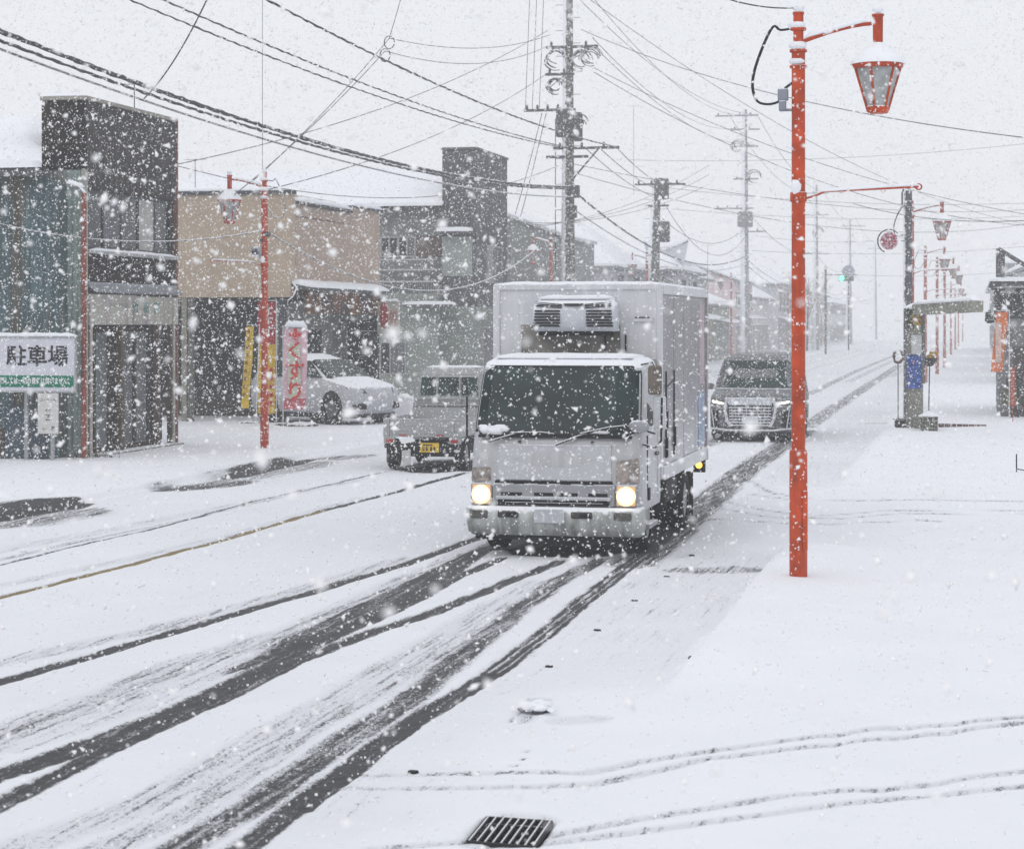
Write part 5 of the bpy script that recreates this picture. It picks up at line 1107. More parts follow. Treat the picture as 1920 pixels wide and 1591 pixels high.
bx('sticker', (bx1_,5.5,.95), (bx1_+.006,6.2,1.70), mat('painted_reflection_blue', (.22,.30,.44), .35, metal=.4, var=.3, vs=3, stuck=.2), body_)  # blue reflection on the alloy side, painted as a patch
bx('marker_lamp', (bx1_-.14,by1-.35,.56), (bx1_+.02,by1-.25,.73), SLOT, body_); MB().cyl((bx1_-.06,by1-.37,.66),(bx1_-.06,by1-.349,.66), .045, n=14).build('marker_light', mat('amber_light', (.8,.4,.05), .3, emit=((1.,.48,.06), 4)), body_)
m = MB(); snow_sheet(m, (bx0_+.02,by0,bz1),(bx1_-.02,by0,bz1),(bx1_-.02,by1,bz1),(bx0_+.02,by1,bz1), .05, 12, 16); m.build('roof_snow', SNOW, body_)
# recess below the refrigeration unit
bx('dark_panel', (-.78,by0-.03,2.27), (.44,by0,2.62), mat('grimy_panel', (.21,.20,.18), .7, var=.4, vs=3, stuck=.35), body_)
bx('pale_panel', (-.80,by0-.03,2.62), (-.50,by0,2.92), BXM, body_)
UN = mat('unit_white', (.50,.52,.56), .5, var=.06, stuck=.40, snow=.8)
ucx, uw = -.02-.05, .50
ut = MB().loft([ring(2.54,by0-.30,by0,uw,.06), ring(2.60,by0-.38,by0,uw+.01,.08), ring(2.80,by0-.40,by0,uw+.01,.08), ring(2.88,by0-.34,by0,uw-.01,.08), ring(2.93,by0-.22,by0,uw-.06,.06)])
ut.v = [(x+ucx,y,z) for x,y,z in ut.v]; unit = ut.build('refrigeration_unit', UN, tk)
yf_ = by0-.405
for s_ in (-1, 1):
    for k in range(6): z = 2.595+k*.036; bx('louvre', (ucx+s_*.16,yf_-.006,z), (ucx+s_*(.485-.004*k),yf_+.03,z+.019), SLOT, unit)
    for k in range(3):
        z = 2.815+k*.022; MB().hexa([(ucx+s_*.14,yf_-.0,z),(ucx+s_*.46,yf_+.0,z+.028),(ucx+s_*.46,yf_+.05,z+.028),(ucx+s_*.14,yf_+.05,z),(ucx+s_*.14,yf_-.0,z+.009),(ucx+s_*.46,yf_+.0,z+.037),(ucx+s_*.46,yf_+.05,z+.037),(ucx+s_*.14,yf_+.05,z+.009)]).build('louvre', SLOT, unit)
MB().prism([(ucx-.09,2.845),(ucx+.09,2.845),(ucx+.12,2.875),(ucx-.12,2.875)], 1, yf_-.012, yf_+.06).build('name_plate', mat('plate_dark', (.03,.03,.035), .5, stuck=.35), unit)
bx('unit_shadow_gap', (ucx-.44,by0-.32,2.49), (ucx+.44,by0-.02,2.54), SLOT, unit, bevel=.02)
bx('vent_plate', (.60,by0-.035,2.66), (.84,by0-.0,2.71), BXM, body_); bx('vent_slot', (.62,by0-.04,2.70), (.80,by0-.02,2.715), SLOT, body_)
for x in (.25,.5,): bx('drain_tube', (x,by0-.05,2.3), (x+.02,by0-.03,2.5), SLOT, body_)
m = MB(); snow_sheet(m, (-.80,.60,2.235),(.80,.60,2.235),(.80,1.55,2.235),(-.80,1.55,2.235), .05, 14, 5)
snow_sheet(m, (ucx-.44,by0-.28,2.93),(ucx+.44,by0-.28,2.93),(ucx+.44,by0,2.93),(ucx-.44,by0,2.93), .05, 8, 3); m.build('cab_snow', SNOW, tk)
bx('mud_strip', (-.87,1.80,.6), (.87,1.95,2.2), mat('cab_back_dark', (.10,.10,.10), .7), tk)  # dark upright sheet between cab and box

# --- black van
vx, vy = lat(1407, 47.2)
vn = thing('van', (vx, vy, 0), 'black minivan with snow caked grille and slim lit lamps following the truck', 'van')
VB = mat('van_black', (.12,.125,.135), .4, var=.15, stuck=.60)
VS = mat('van_chrome_snowed', (.45,.47,.50), .5, stuck=.75, snow=.9)
vr = [ring(.20,.12,4.7,.86,.2,.1), ring(.32,.02,4.85,.92,.25,.15,crown=.03), ring(.62,.0,4.9,.925,.25,.15,crown=.05), ring(.88,.03,4.9,.925,.28,.15,crown=.05), ring(1.00,.12,4.9,.915,.3,.15,crown=.06), ring(1.06,.30,4.9,.90,.3,.15,crown=.04),
      ring(1.14,.98,4.9,.885,.2,.15,crown=.05), ring(1.50,1.40,4.88,.83,.2,.15,crown=.05), ring(1.80,1.80,4.8,.76,.2,.15,crown=.04), ring(1.90,2.05,4.7,.70,.2,.15), ring(1.935,2.4,4.5,.58,.2,.15)]
MB().loft(vr).build('body', VB, vn)
def vs_(z, x):
    f = (z-1.16)/(1.80-1.16); y = 1.0+.80*f; hw = .885-.125*f; return (x*hw/.885, y-.05*(1-(x/.885)**2)-.015+(.12*max(0,abs(x)-.68)/.2)**1, z)
WG2 = mat('van_glass', (.018,.035,.033), .15, var=.5, vs=2, stuck=.14, spec=.2)
MB().grid([[vs_(1.17+.60*j/8, -.80+1.6*i/16) for i in range(17)] for j in range(9)]).build('windscreen', WG2, vn)
for s_ in (-1, 1):
    MB().tube([(s_*.88,.93,1.15),(s_*.82,1.38,1.50),(s_*.755,1.78,1.80)], .03, 6).build('pillar', VB, vn)
    mm_ = MB().blob((s_*1.03,1.05,1.20), .12, n=10, jit=.03, sq=(1,.5,.7)).build('mirror', VB, vn)
    MB().cyl((s_*.86,1.08,1.16),(s_*.98,1.06,1.18), .03, n=6).build('mirror_stalk', VB, mm_)
    hl = MB().hexa([(s_*.50,-.045,.80),(s_*.86,.06,.84),(s_*.86,.16,.84),(s_*.50,.06,.80),(s_*.50,-.04,.86),(s_*.88,.07,.96),(s_*.88,.18,.96),(s_*.50,.06,.86)]).build('headlight', mat('van_lamp_glass', (.10,.10,.10), .15, stuck=.4), vn)
    MB().hexa([(s_*.60,-.055,.835),(s_*.84,.02,.875),(s_*.84,.08,.875),(s_*.60,.0,.835),(s_*.60,-.055,.862),(s_*.85,.02,.915),(s_*.85,.08,.915),(s_*.60,.0,.862)]).build('light_strip', mat('drl_lit', (1,1,1), .3, emit=((1.,.93,.78), 7)), hl)
    MB().hexa([(s_*.68,-.02,.33),(s_*.86,.03,.33),(s_*.86,.12,.33),(s_*.68,.06,.33),(s_*.72,-.03,.68),(s_*.88,.04,.72),(s_*.88,.12,.72),(s_*.72,.06,.68)]).build('side_intake', SLOT, vn, bevel=.01)
    MB().tube([(s_*.80,-.03,.30),(s_*.86,.0,.72)], .014, 5).build('intake_trim', VS, vn)
    MB().tube([(s_*.50,-.07,.98),(s_*.56,-.07,.78),(s_*.52,-.075,.52),(s_*.44,-.07,.34)], .035, 6).build('grille_side', VS, vn)
gp = MB().hexa([(-.44,-.065,.33),(.44,-.065,.33),(.44,.05,.33),(-.44,.05,.33),(-.50,-.06,.98),(.50,-.06,.98),(.50,.05,.98),(-.50,.05,.98)]).build('grille', mat('grille_dark', (.03,.03,.033), .5, stuck=.3), vn)
for k in range(7): z = .37+k*.065; MB().cyl((-.46,-.075,z),(.46,-.075,z), .014, n=6).build('grille_slat', VS, gp)
for k in range(11): x = -.42+k*.084; MB().cyl((x*.9,-.074,.37),(x,-.074,.80), .008, n=4).build('grille_rib', VS, gp)
bx('bonnet_snow_lip', (-.48,-.075,.82), (.48,-.055,.985), VS, gp, bevel=.02)
bx('number_plate', (-.18,-.105,.42), (.18,-.085,.585), mat('van_plate', (.62,.64,.68), .6), vn, bevel=.005)
MB().tube([(-.9,.06,.30),(-.5,-.06,.26),(.5,-.06,.26),(.9,.06,.30)], .022, 6).build('bumper_trim', VS, vn)
MB().tube([(-.88,.95,1.15),(-.4,.88,1.155),(.4,.88,1.155),(.88,.95,1.15)], .012, 5).build('scuttle_snow', SNOW, vn)
MB().tube([vs_(1.19,-.70), vs_(1.44,-.56), vs_(1.66,-.50)], .010, 5).tube([vs_(1.18,-.25), vs_(1.36,-.12), vs_(1.52,-.02)], .010, 5).build('wiper', mat('wiper_snowed', (.3,.3,.3), .6, stuck=.6), vn)
bx('skirt', (-.88,.1,.12), (.88,4.6,.24), SLOT, vn, bevel=.03)
for x in (-.82,.82):
    for y_ in (.95, 3.9): wheel(vn, x, y_, .34, .22)

# --- kei truck seen from behind
kt = thing('pickup_truck', (-9.62, 36.9, 0), 'small silver pickup truck seen from behind with a yellow number plate', 'truck')
KS = mat('kei_silver', (.34,.35,.355), .42, metal=.3, var=.08, stuck=.34)
KD = mat('kei_dark', (.02,.02,.022), .7, stuck=.25)
bed = bx('bed_floor', (-.70,.03,.60), (.70,1.95,.66), KS, kt)
bx('tailgate', (-.72,-.02,.60), (.72,.02,.93), KS, kt, bevel=.01)
for z in (.66,.72,.80,.905): bx('tailgate_rib', (-.70,-.035,z), (.70,-.021,z+.018), KS, kt, bevel=.004)
for s_ in (-1, 1):
    bx('side_board', (s_*.72,.0,.60), (s_*.695,1.95,.93), KS, kt, bevel=.006)
    bx('rear_lamp_panel', (s_*.71,-.03,.48), (s_*.50,.05,.595), KS, kt, bevel=.01)
    bx('tail_light', (s_*.66,-.045,.50), (s_*.53,-.031,.56), mat('tail_red', (.35,.03,.03), .3, stuck=.35), kt, bevel=.006)
    bx('reflector', (s_*.42,-.037,.625), (s_*.26,-.0355,.645), mat('reflector_red', (.40,.03,.03), .3, stuck=.4), kt)
    MB().cyl((s_*.60,-.01,.95),(s_*.60,-.01,.60), .012, n=6).build('latch', SLOT, kt)
    wheel(kt, s_*.64, .45, .275, .15); wheel(kt, s_*.64, 2.4, .275, .15)
    bx('mudflap', (s_*.70,.14,.14), (s_*.56,.155,.50), KD, kt)
bx('bumper', (-.70,-.02,.40), (.70,.08,.475), KD, kt, bevel=.015)
bx('number_plate', (-.03,-.055,.33), (.32,-.035,.50), mat('plate_yellow', (.62,.40,.03), .5, var=.1, stuck=.25), kt, bevel=.006)
m = MB()
for k, x in enumerate((.02,.08,.16,.22)): m.box((x,-.060,.36),(x+.035,-.056,.43))
m.box((.03,-.060,.45),(.2,-.056,.475)); m.build('plate_marks', mat('plate_ink', (.05,.05,.03), .6), kt)
MB().box((-.6,.05,.25),(.6,3.1,.42)).cyl((-.6,.45,.28),(.6,.45,.28), .05, n=8).build('underbody', KD, kt)
bx('spray_flap', (-.38,.0,.15), (-.22,.03,.36), mat('flap_white', (.5,.5,.5), .6, stuck=.5), kt)
MB().loft([ring(.45,1.98,3.3,.70,.04,.15), ring(1.05,1.98,3.3,.71,.04,.15), ring(1.25,2.0,3.25,.70,.06,.15), ring(1.60,2.06,2.95,.64,.10,.15), ring(1.74,2.12,2.85,.58,.12,.12), ring(1.79,2.25,2.7,.48,.12,.12)]).build('cab', KS, kt)
for a_, b_ in ((-.56,-.24),(-.21,.21),(.24,.56)): MB().hexa([(a_,1.975,1.28),(b_,1.975,1.28),(b_,2.0,1.28),(a_,2.0,1.28),(a_*.96,2.02,1.62),(b_*.96,2.02,1.62),(b_*.96,2.06,1.62),(a_*.96,2.06,1.62)]).build('rear_window', mat('kei_glass', (.03,.05,.05), .15, var=.8, vs=5, stuck=.2), kt, bevel=.01)
gf = MB()
for s_ in (-.62,-.22,.22,.62): gf.cyl((s_,1.93,.66),(s_,1.93,1.68), .018, n=6)
for z in (.93,1.1,1.22,1.68): gf.cyl((-.66,1.93,z),(.66,1.93,z), .018, n=6)
gf.build('guard_frame', KS, kt); bx('front_board', (-.68,1.88,.66), (.68,1.91,1.05), KS, kt)
m = MB(); snow_sheet(m, (-.69,.04,.66),(.69,.04,.66),(.69,1.87,.66),(-.69,1.87,.66), .06, 10, 10); snow_sheet(m, (-.5,2.25,1.79),(.5,2.25,1.79),(.5,2.75,1.79),(-.5,2.75,1.79), .04, 8, 4); m.build('snow', SNOW, kt)

# --- white car under the eave
px_, py_ = lat(738, 53.2)
wc = thing('parked_car', (px_-.36, py_, .12), 'white parked car nosing out of the carport, half behind the pink banner', 'car', rz=R(63)); wc.scale = (1, .86, 1.04)
# local -y is the nose; the nose points right and a little towards the camera
WC = mat('car_white', (.40,.41,.44), .3, var=.08, stuck=.30, snow=.35, spec=.4)
wr = [ring(.24,.20,4.2,.80,.3,.2), ring(.34,.04,4.35,.90,.35,.25,crown=.05), ring(.58,.0,4.4,.915,.38,.25,crown=.10), ring(.80,.05,4.42,.915,.38,.25,crown=.12), ring(.92,.22,4.42,.90,.40,.25,crown=.14), ring(1.01,.65,4.40,.87,.35,.25,crown=.10),
      ring(1.09,1.25,4.35,.84,.3,.25,crown=.08), ring(1.35,1.75,4.2,.76,.25,.25,crown=.06), ring(1.54,2.15,3.95,.66,.22,.22,crown=.04), ring(1.62,2.5,3.6,.56,.2,.2)]
MB().loft(wr).build('body', WC, wc)
for s_ in (-1, 1):
    MB().hexa([(s_*.865,1.35,1.10),(s_*.86,3.9,1.12),(s_*.84,3.9,1.12),(s_*.84,1.35,1.10),(s_*.735,1.98,1.50),(s_*.72,3.6,1.50),(s_*.70,3.6,1.50),(s_*.70,1.98,1.50)]).build('side_window', WG2, wc)
    hl = MB().hexa([(s_*.48,-.03,.74),(s_*.86,.22,.76),(s_*.80,.35,.76),(s_*.42,.1,.74),(s_*.52,.05,.84),(s_*.90,.42,.90),(s_*.82,.5,.90),(s_*.46,.2,.84)]).build('headlight', mat('car_lamp', (.10,.11,.12), .15, var=.4, vs=12, stuck=.35), wc)
    MB().hexa([(s_*.50,-.04,.36),(s_*.84,.12,.36),(s_*.80,.25,.36),(s_*.48,.1,.36),(s_*.54,-.06,.52),(s_*.86,.14,.46),(s_*.80,.25,.46),(s_*.5,.1,.52)]).build('intake', SLOT, wc)
    for y_ in (.92, 3.55):
        wheel(wc, s_*.82, y_, .36, .21)
        MB().cyl((s_*.84,y_,.37),(s_*.918,y_,.37), .43, n=24).build('wheel_arch', SLOT, wc)
        MB().cyl((s_*.90,y_,.36),(s_*.932,y_,.36), .34, n=24).build('tyre_wall', TYRE, wc)
        MB().cyl((s_*.92,y_,.36),(s_*.940,y_,.36), .20, n=16).build('hub_cap', mat('rim_dark', (.10,.10,.11), .4, stuck=.3), wc)
MB().hexa([(-.72,1.14,1.12),(.72,1.14,1.12),(.72,1.3,1.08),(-.72,1.3,1.08),(-.62,1.93,1.53),(.62,1.93,1.53),(.62,2.05,1.48),(-.62,2.05,1.48)]).build('windscreen', WG2, wc)
bx('skirt', (-.82,.25,.14), (.82,4.1,.26), SLOT, wc, bevel=.03)
m = MB(); snow_sheet(m, (-.6,.55,.985),(.6,.55,.985),(.66,1.2,1.085),(-.66,1.2,1.085), .05, 8, 6); snow_sheet(m, (-.5,2.5,1.6),(.5,2.5,1.6),(.5,3.6,1.6),(-.5,3.6,1.6), .06, 8, 8); m.build('snow', SNOW, wc)

# white box beyond the pickup
a = at(738, 772, 56); b = at(771, 742, 56)
t = thing('storage_box', (a[0], a[1], 0), 'white box with a rounded snow lid between the car and the pickup', 'box')
bx('box', (a[0], a[1], 0), (b[0], a[1]+.5, b[2]-.05), mat('box_pale', (.66,.67,.70), .7), t, True, bevel=.03)
m = MB(); snow_strip(m, (a[0],a[1]+.25,b[2]-.06),(b[0],a[1]+.25,b[2]-.06), .55, .14); m.build('snow', SNOW, t, True)

# ------------------------------------------------------------------ right side: sign pole, shelter, flowers, stall
x, y = lat(1702, 51.6)
t = thing('sign_pole', (x, y, 0), 'dark grey pole with a bent arm holding a round red flower ornament', 'pole')
MB().cyl((0,0,-.1),(0,0,5.83), .115, .105, 14).build('shaft', mat('pole_darkgrey', (.09,.095,.105), .6, var=.2, side=.2, stuck=.42), t)
k_ = 51.6/F
def rp(px, py): return ((px-1702)*k_, -.16, zat(py, 51.6))
MB().tube([rp(1695,355),rp(1692,362),rp(1692,385)], .02, 6).tube([rp(1697,385),rp(1690,392),rp(1684,402),rp(1679,414),rp(1677,424)], .014, 6).build('bent_arm', CABLE, t)
c = (1668, 452)
rg = t_r = MB().tube([((c[0]+21*math.cos(a)-1702)*k_, -.16, zat(c[1]-22*math.sin(a), 51.6)) for a in [R(40+q*9) for q in range(24)]], .018, 6).build('hoop', CABLE, t)
MB().cyl((rp(*c)[0],-.19,rp(*c)[2]),(rp(*c)[0],-.13,rp(*c)[2]), 16.5*k_, n=26).build('disc', mat('ornament_pale', (.52,.42,.46), .8, var=.2, vs=12, stuck=.5), rg)
m = MB(); m.cur = 0
for q in range(70):
    rr_ = 15*math.sqrt(rnd.random()); a = rnd.uniform(0, 6.283); m.blob((rp(c[0]+rr_*math.cos(a),0)[0], -.20, zat(c[1]+rr_*math.sin(a),51.6)), rnd.uniform(.012,.03), n=5, jit=.2, sq=(1,.5,1))
m.build('blossoms', mat('blossom_red', (.38,.06,.10), .8, var=.5, vs=20, stuck=.35), rg)
MB().tube([rp(1690,440), rp(1700,441)], .012, 5).tube([rp(1690,452), rp(1700,452)], .012, 5).build('bracket', CABLE, t)

x, y = lat(1714, 50.6)
t = thing('shelter', (x, y, 0), 'narrow shelter pillar with a long snow topped beam reaching out to the right', 'shelter')
PG = mat('pillar_grey', (.20,.20,.17), .8, var=.25, vs=4, stuck=.5, snow=.9)
bx('pillar', (-.20,-.12,-.05), (.21,.12,2.95), PG, t, bevel=.02)
bx('side_post', (-.24,-.16,-.05), (-.18,-.10,2.98), mat('side_post', (.12,.13,.14), .7, stuck=.3), t); bx('side_post', (.20,-.16,1.2), (.26,-.10,2.98), mat('side_post', (.12,.13,.14), .7, stuck=.3), t)
e = at(1833, 567, 44.2); p0_ = Vector((.05, 0, 0)); p1_ = Vector((e[0]-x, e[1]-y, 0)); dr = (p1_-p0_).normalized(); nr = Vector((-dr.y, dr.x, 0))*.12
bm = MB().hexa([(*(p0_-nr).xy,2.82),(*(p1_-nr).xy,2.86),(*(p1_+nr).xy,2.86),(*(p0_+nr).xy,2.82),(*(p0_-nr).xy,3.06),(*(p1_-nr).xy,3.10),(*(p1_+nr).xy,3.10),(*(p0_+nr).xy,3.06)]).build('beam', mat('beam_grey', (.24,.24,.20), .8, var=.3, vs=5, stuck=.35), t)
m = MB(); snow_strip(m, (p0_.x,p0_.y,3.06),(p1_.x,p1_.y,3.10), .30, .10, 16); snow_strip(m, (-.25,0,2.96),(.2,0,2.96), .34, .14, 6); m.build('beam_snow', SNOW, bm)
bx('blue_poster', (-.17,-.15,1.08), (.17,-.122,1.88), mat('poster_blue', (.03,.08,.30), .5, var=.6, vs=9, stuck=.35, col2=(.30,.06,.10), c2=.6), t)
bx('notice', (-.06,-.15,1.90), (.18,-.122,2.35), mat('notice_grey', (.45,.46,.46), .6, stuck=.3), t); bx('notice', (-.05,-.15,2.38), (.17,-.122,2.55), mat('notice_dull', (.22,.22,.18), .6, stuck=.3), t)
m = MB()
for q in range(26): m.blob((rnd.uniform(-.05,.2), -.17+rnd.uniform(-.04,.02), rnd.uniform(2.58,2.82)), rnd.uniform(.02,.04), n=5, jit=.3)
m.build('yellow_flowers', mat('flower_yellow', (.45,.33,.04), .8, var=.4, vs=15, col2=(.36,.10,.10), c2=.55, stuck=.3), t)
m = MB()
for q in range(30): a = rnd.uniform(0,6.28); m.blob((-.12+rnd.uniform(-.1,.12), -.17, rnd.uniform(2.5,2.95)), rnd.uniform(.02,.045), n=5, jit=.3, sq=(.7,.5,1.3))
m.build('dark_leaves', mat('leaf_dark', (.02,.04,.025), .8, var=.4, vs=15, snow=.5, stuck=.3), t)
x2, y2 = lat(1684, 50.2)
t = thing('pole_ornament', (x2, y2, 0), 'small snow dusted wreath stuck out left of the shelter pillar on a thin stake', 'wreath')
MB().cyl((0,0,0),(0,0,1.7), .012, n=5).build('stake', CABLE, t)
m = MB()
for q in range(34): a = q/34*6.283; m.blob((.10*math.cos(a), rnd.uniform(-.02,.02), 1.85+.15*math.sin(a)), rnd.uniform(.02,.045), n=5, jit=.3)
m.build('wreath', mat('wreath_mix', (.10,.09,.09), .8, var=.4, vs=18, col2=(.40,.04,.05), c2=.58, snow=.5, stuck=.3), t)
x2, y2 = lat(1743, 51)
t = thing('flower_basket', (x2, y2, 0), 'yellow flowers in a dark basket on a thin stand right of the shelter pillar', 'flower basket')
MB().cyl((-.03,0,0),(.0,0,1.62), .014, n=6).build('stand', BLACK, t)
MB().lathe([(.06,1.60),(.17,1.70),(.19,1.80)], n=12).build('basket', mat('basket_dark', (.05,.045,.04), .9, stuck=.4), t)
m = MB()
for q in range(40): m.blob((rnd.uniform(-.18,.18), rnd.uniform(-.12,.12), rnd.uniform(1.80,1.93)), rnd.uniform(.02,.04), n=5, jit=.3)
m.build('flowers', mat('flower_gold', (.52,.30,.02), .8, var=.4, vs=15, stuck=.25), t)
x2, y2 = lat(1742, 49.8)
t = thing('wire_crate', (x2, y2, .05), 'grey mesh crate under snow at the foot of the shelter pillar', 'crate')
m = MB()
for q in range(8): m.box((-.20+q*.055,-.15,.0),(-.19+q*.055,-.14,.40)); 
for q in range(5): m.box((-.21,-.155,.03+q*.09),(.21,-.135,.045+q*.09))
m.build('mesh_front', mat('crate_grey', (.25,.26,.22), .8, stuck=.4), t); bx('crate_body', (-.2,-.13,0), (.2,.2,.38), mat('crate_dark', (.07,.07,.06), .9, stuck=.3), t)
m = MB(); snow_strip(m, (-.24,.03,.40),(.22,.03,.40), .4, .12); m.build('snow', SNOW, t)
x2, y2 = lat(1688, 50.4); t = thing('motor_box', (x2, y2, .02), 'small dark box low on the left side of the shelter pillar', 'box')
bx('casing', (-.13,-.1,.10), (.10,.1,.32), BLACK, t, bevel=.03); bx('lid', (-.16,-.12,.33), (.12,.12,.36), HARD, t)
k0 = lat(1748, 51.4); k1 = lat(1850, 52.2)
t = thing('low_kerb', (k0[0], k0[1], 0), 'low reddish brown kerb row running right from the shelter', 'kerb')
for q in range(9):
    a_ = Vector(k0)*(1-q/9)+Vector(k1)*(q/9); b_ = Vector(k0)*(1-(q+.92)/9)+Vector(k1)*((q+.92)/9)
    MB().box((a_.x, a_.y-.06, 0), (b_.x, a_.y+.08, .22-.008*q)).build('brick', mat('kerb_brick', (.13,.06,.05), .9, var=.4, vs=9, snow=.7, stuck=.35), t, True)
# dark stall building at the right edge
x, y = lat(1864, 57.5); t = thing('dark_stall', (x, y, 0), 'dark timber stall with triangular roof frame, orange banner before it, right edge', 'stall')
bx('wall', (.12,.0,-.05), (3.8,7,3.0), mat('stall_wall', (.17,.17,.18), .8, var=.3, vs=2, stuck=.3), t, True) if False else bx('wall', (.12,.0,-.05), (3.8,7,3.0), mat('stall_wall', (.17,.17,.18), .8, var=.3, vs=2, stuck=.3), t)
bx('upper_wall', (.05,-.05,2.75), (3.9,7,3.55), mat('stall_dark', (.035,.037,.04), .8, var=.3, stuck=.45), t)
rf = bx('roof', (-.10,-.7,3.62), (4.0,7.2,3.74), mat('roof_dark', (.06,.065,.07), .7), t)
m = MB(); snow_sheet(m, (-.12,-.72,3.74),(4.0,-.72,3.74),(4.0,7.2,3.74),(-.12,7.2,3.74), .14, 10, 8); snow_strip(m, (0,-.1,3.58),(3,-.1,3.58), .3, .08); m.build('roof_snow', SNOW, rf)
tr_ = MB()
for a_, b_ in (((.10,3.86),(.10,4.62)),((.10,4.62),(1.3,3.86)),((.22,3.86),(.22,4.55))): tr_.cyl((a_[0],-.3,a_[1]),(b_[0],-.3,b_[1]), .06, n=6)
tr_.build('roof_frame', mat('frame_timber', (.10,.10,.11), .8, stuck=.45), t)
for q in range(4): MB().prism([(.15+q*.5,3.42),(.40+q*.5,3.60),(.65+q*.5,3.42)], 1, -.12, -.06).build('trim_triangle', mat('trim_grey', (.40,.40,.40), .8, stuck=.3), t)
m = MB()
for q in range(40): m.blob((rnd.uniform(-.22,.12), -.15+rnd.uniform(-.1,.1), rnd.uniform(2.65,2.95)), rnd.uniform(.03,.06), n=5, jit=.3)
m.build('hanging_branches', mat('leaf_dark2', (.03,.035,.035), .8, snow=.6, stuck=.4), t)
bx('door', (.5,-.02,.0), (1.3,.0,2.0), mat('stall_door', (.07,.06,.055), .8, var=.3, stuck=.3), t)
for q, (xx, hh) in enumerate(((.45,1.5),(.62,1.2),(.8,1.6))): MB().cyl((xx,-.6,-.05),(xx,-.6,hh), .03, n=6).build('leg', mat('stall_leg', (.03,.03,.035), .8, stuck=.35), t)
bx('counter', (.3,-.75,.95), (1.6,-.4,1.15), mat('stall_dark', (.035,.037,.04), .8), t); bx('plant_box', (.2,-.6,.5), (.7,-.3,.85), mat('plantbox', (.09,.09,.06), .9, stuck=.4), t)
ORB = mat('banner_orange', (.60,.17,.06), .8, var=.2, vs=6, stuck=.30); ORW = mat('banner_orange_pale', (.55,.40,.35), .8, var=.2, vs=6, stuck=.4)
tb, a, b = banner(1868, 1890, 585, 697, 55, 'orange banner hanging beside the dark stall at the right edge', [(.12, ORB), (.86, ORB), (1., ORB)], skew=-.14, pole='right')
MB().box((a[0]+.03-.05,a[1]-.05,zat(680,55)),(a[0]+.17-.04,a[1]-.043,zat(605,55))).build('pale_field', ORW, tb, True)
x, y = lat(1899, 54.6); tag(MB().box((x-.06,y-.02,.5),(x+.06,y+.02,1.5)).box((x-.01,y-.01,0),(x+.01,y+.01,.5)).build('red_board', mat('red_board', (.35,.08,.05), .8, stuck=.45)), 'narrow red board on a stake by the stall at the right edge', 'sign')
x, y = gnd(1906, 884, .12); MB_ = MB().tube([(x,y,.05),(x,y,.40),(x+.005,y,.42)], .012, 5).tube([(x-.0,y,.17),(x+.2,y,.14),(x+.5,y,.15)], .012, 5)
tag(MB_.build('ground_stake', BLACK), 'thin black bent stake in the snow at the right edge', 'stake')

# ------------------------------------------------------------------ drain grate, ice lump, gutter slots
ga, gb, gc, gd = [gnd(*p) for p in ((880,1576),(1000,1586),(1031,1541),(915,1533))]
t = thing('drain_grate', (ga[0], ga[1], -.03), 'black iron drain grate with open bars in the snow at the bottom', 'drain grate')
def gq(s_, t_, z): 
    p = (Vector(ga)*(1-s_)+Vector(gb)*s_)*(1-t_)+(Vector(gd)*(1-s_)+Vector(gc)*s_)*t_; return (p.x, p.y, z)
DKI = mat('grate_iron', (.03,.03,.032), .6, var=.2)
MB().add([gq(0,0,-.03),gq(1,0,-.03),gq(1,1,-.03),gq(0,1,-.03)], [(0,1,2,3)]).add([gq(0,0,-.034),gq(1,0,-.034),gq(1,1,-.034),gq(0,1,-.034)], [(3,2,1,0)]).build('pit', mat('pit_black', (.006,.006,.007), 1., var=0), t, True)
def gbar(a, b, w_, z0, z1):
    z0 -= .032; z1 -= .032; a, b = Vector(a), Vector(b); n_ = (b-a).cross(Vector((0,0,1))).normalized()*w_/2
    return MB().hexa([(*(a-n_).xy,z0),(*(b-n_).xy,z0),(*(b+n_).xy,z0),(*(a+n_).xy,z0),(*(a-n_).xy,z1),(*(b-n_).xy,z1),(*(b+n_).xy,z1),(*(a+n_).xy,z1)])
for q in range(9): s_ = q/8; gbar(gq(s_,-.02,0), gq(s_,1.02,0), .007, .026, .040).build('bar', mat('grate_bar', (.22,.22,.23), .5, metal=.3, snow=.25), t, True)
for q in range(4): t_ = (q+.5)/4; gbar(gq(-.0,t_,0), gq(1.,t_,0), .005, .024, .033).build('cross_bar', DKI, t, True)
for a_, b_ in ((gq(-.02,-.03,0),gq(-.02,1.03,0)),(gq(1.02,-.03,0),gq(1.02,1.03,0)),(gq(-.03,-.03,0),gq(1.03,-.03,0)),(gq(-.03,1.03,0),gq(1.03,1.03,0))): gbar(a_, b_, .016, .012, .038).build('frame', DKI, t, True)
x, y = gnd(1003, 1336)
t = thing('ice_lump', (x, y, .0), 'broken lump of snow and ice lying beside the tyre tracks', 'ice lump')
m = MB()
for q, (dx, dy, r_) in enumerate(((-.02,.0,.055),(.04,-.02,.045),(-.06,.05,.045),(.05,.07,.05),(.0,.12,.05),(.09,-.01,.02),(.14,-.10,.018),(.12,-.06,.022),(-.05,-.04,.02),(.02,-.06,.018))): m.blob((dx,dy,.03+r_*.25), r_, n=9, jit=.28, sq=(1.2,1,.62))
m.build('lump', SNOW, t)
m = MB()
for dx, dy, r_ in ((-.09,.03,.03),(.07,.04,.035),(.0,.05,.03),(.02,-.03,.03)): m.blob((dx,dy,.015), r_, n=7, jit=.4, sq=(1.2,1,.5))
m.build('dirt', mat('slush_dirt', (.10,.10,.11), .8, var=.4, vs=30, stuck=.35), t)
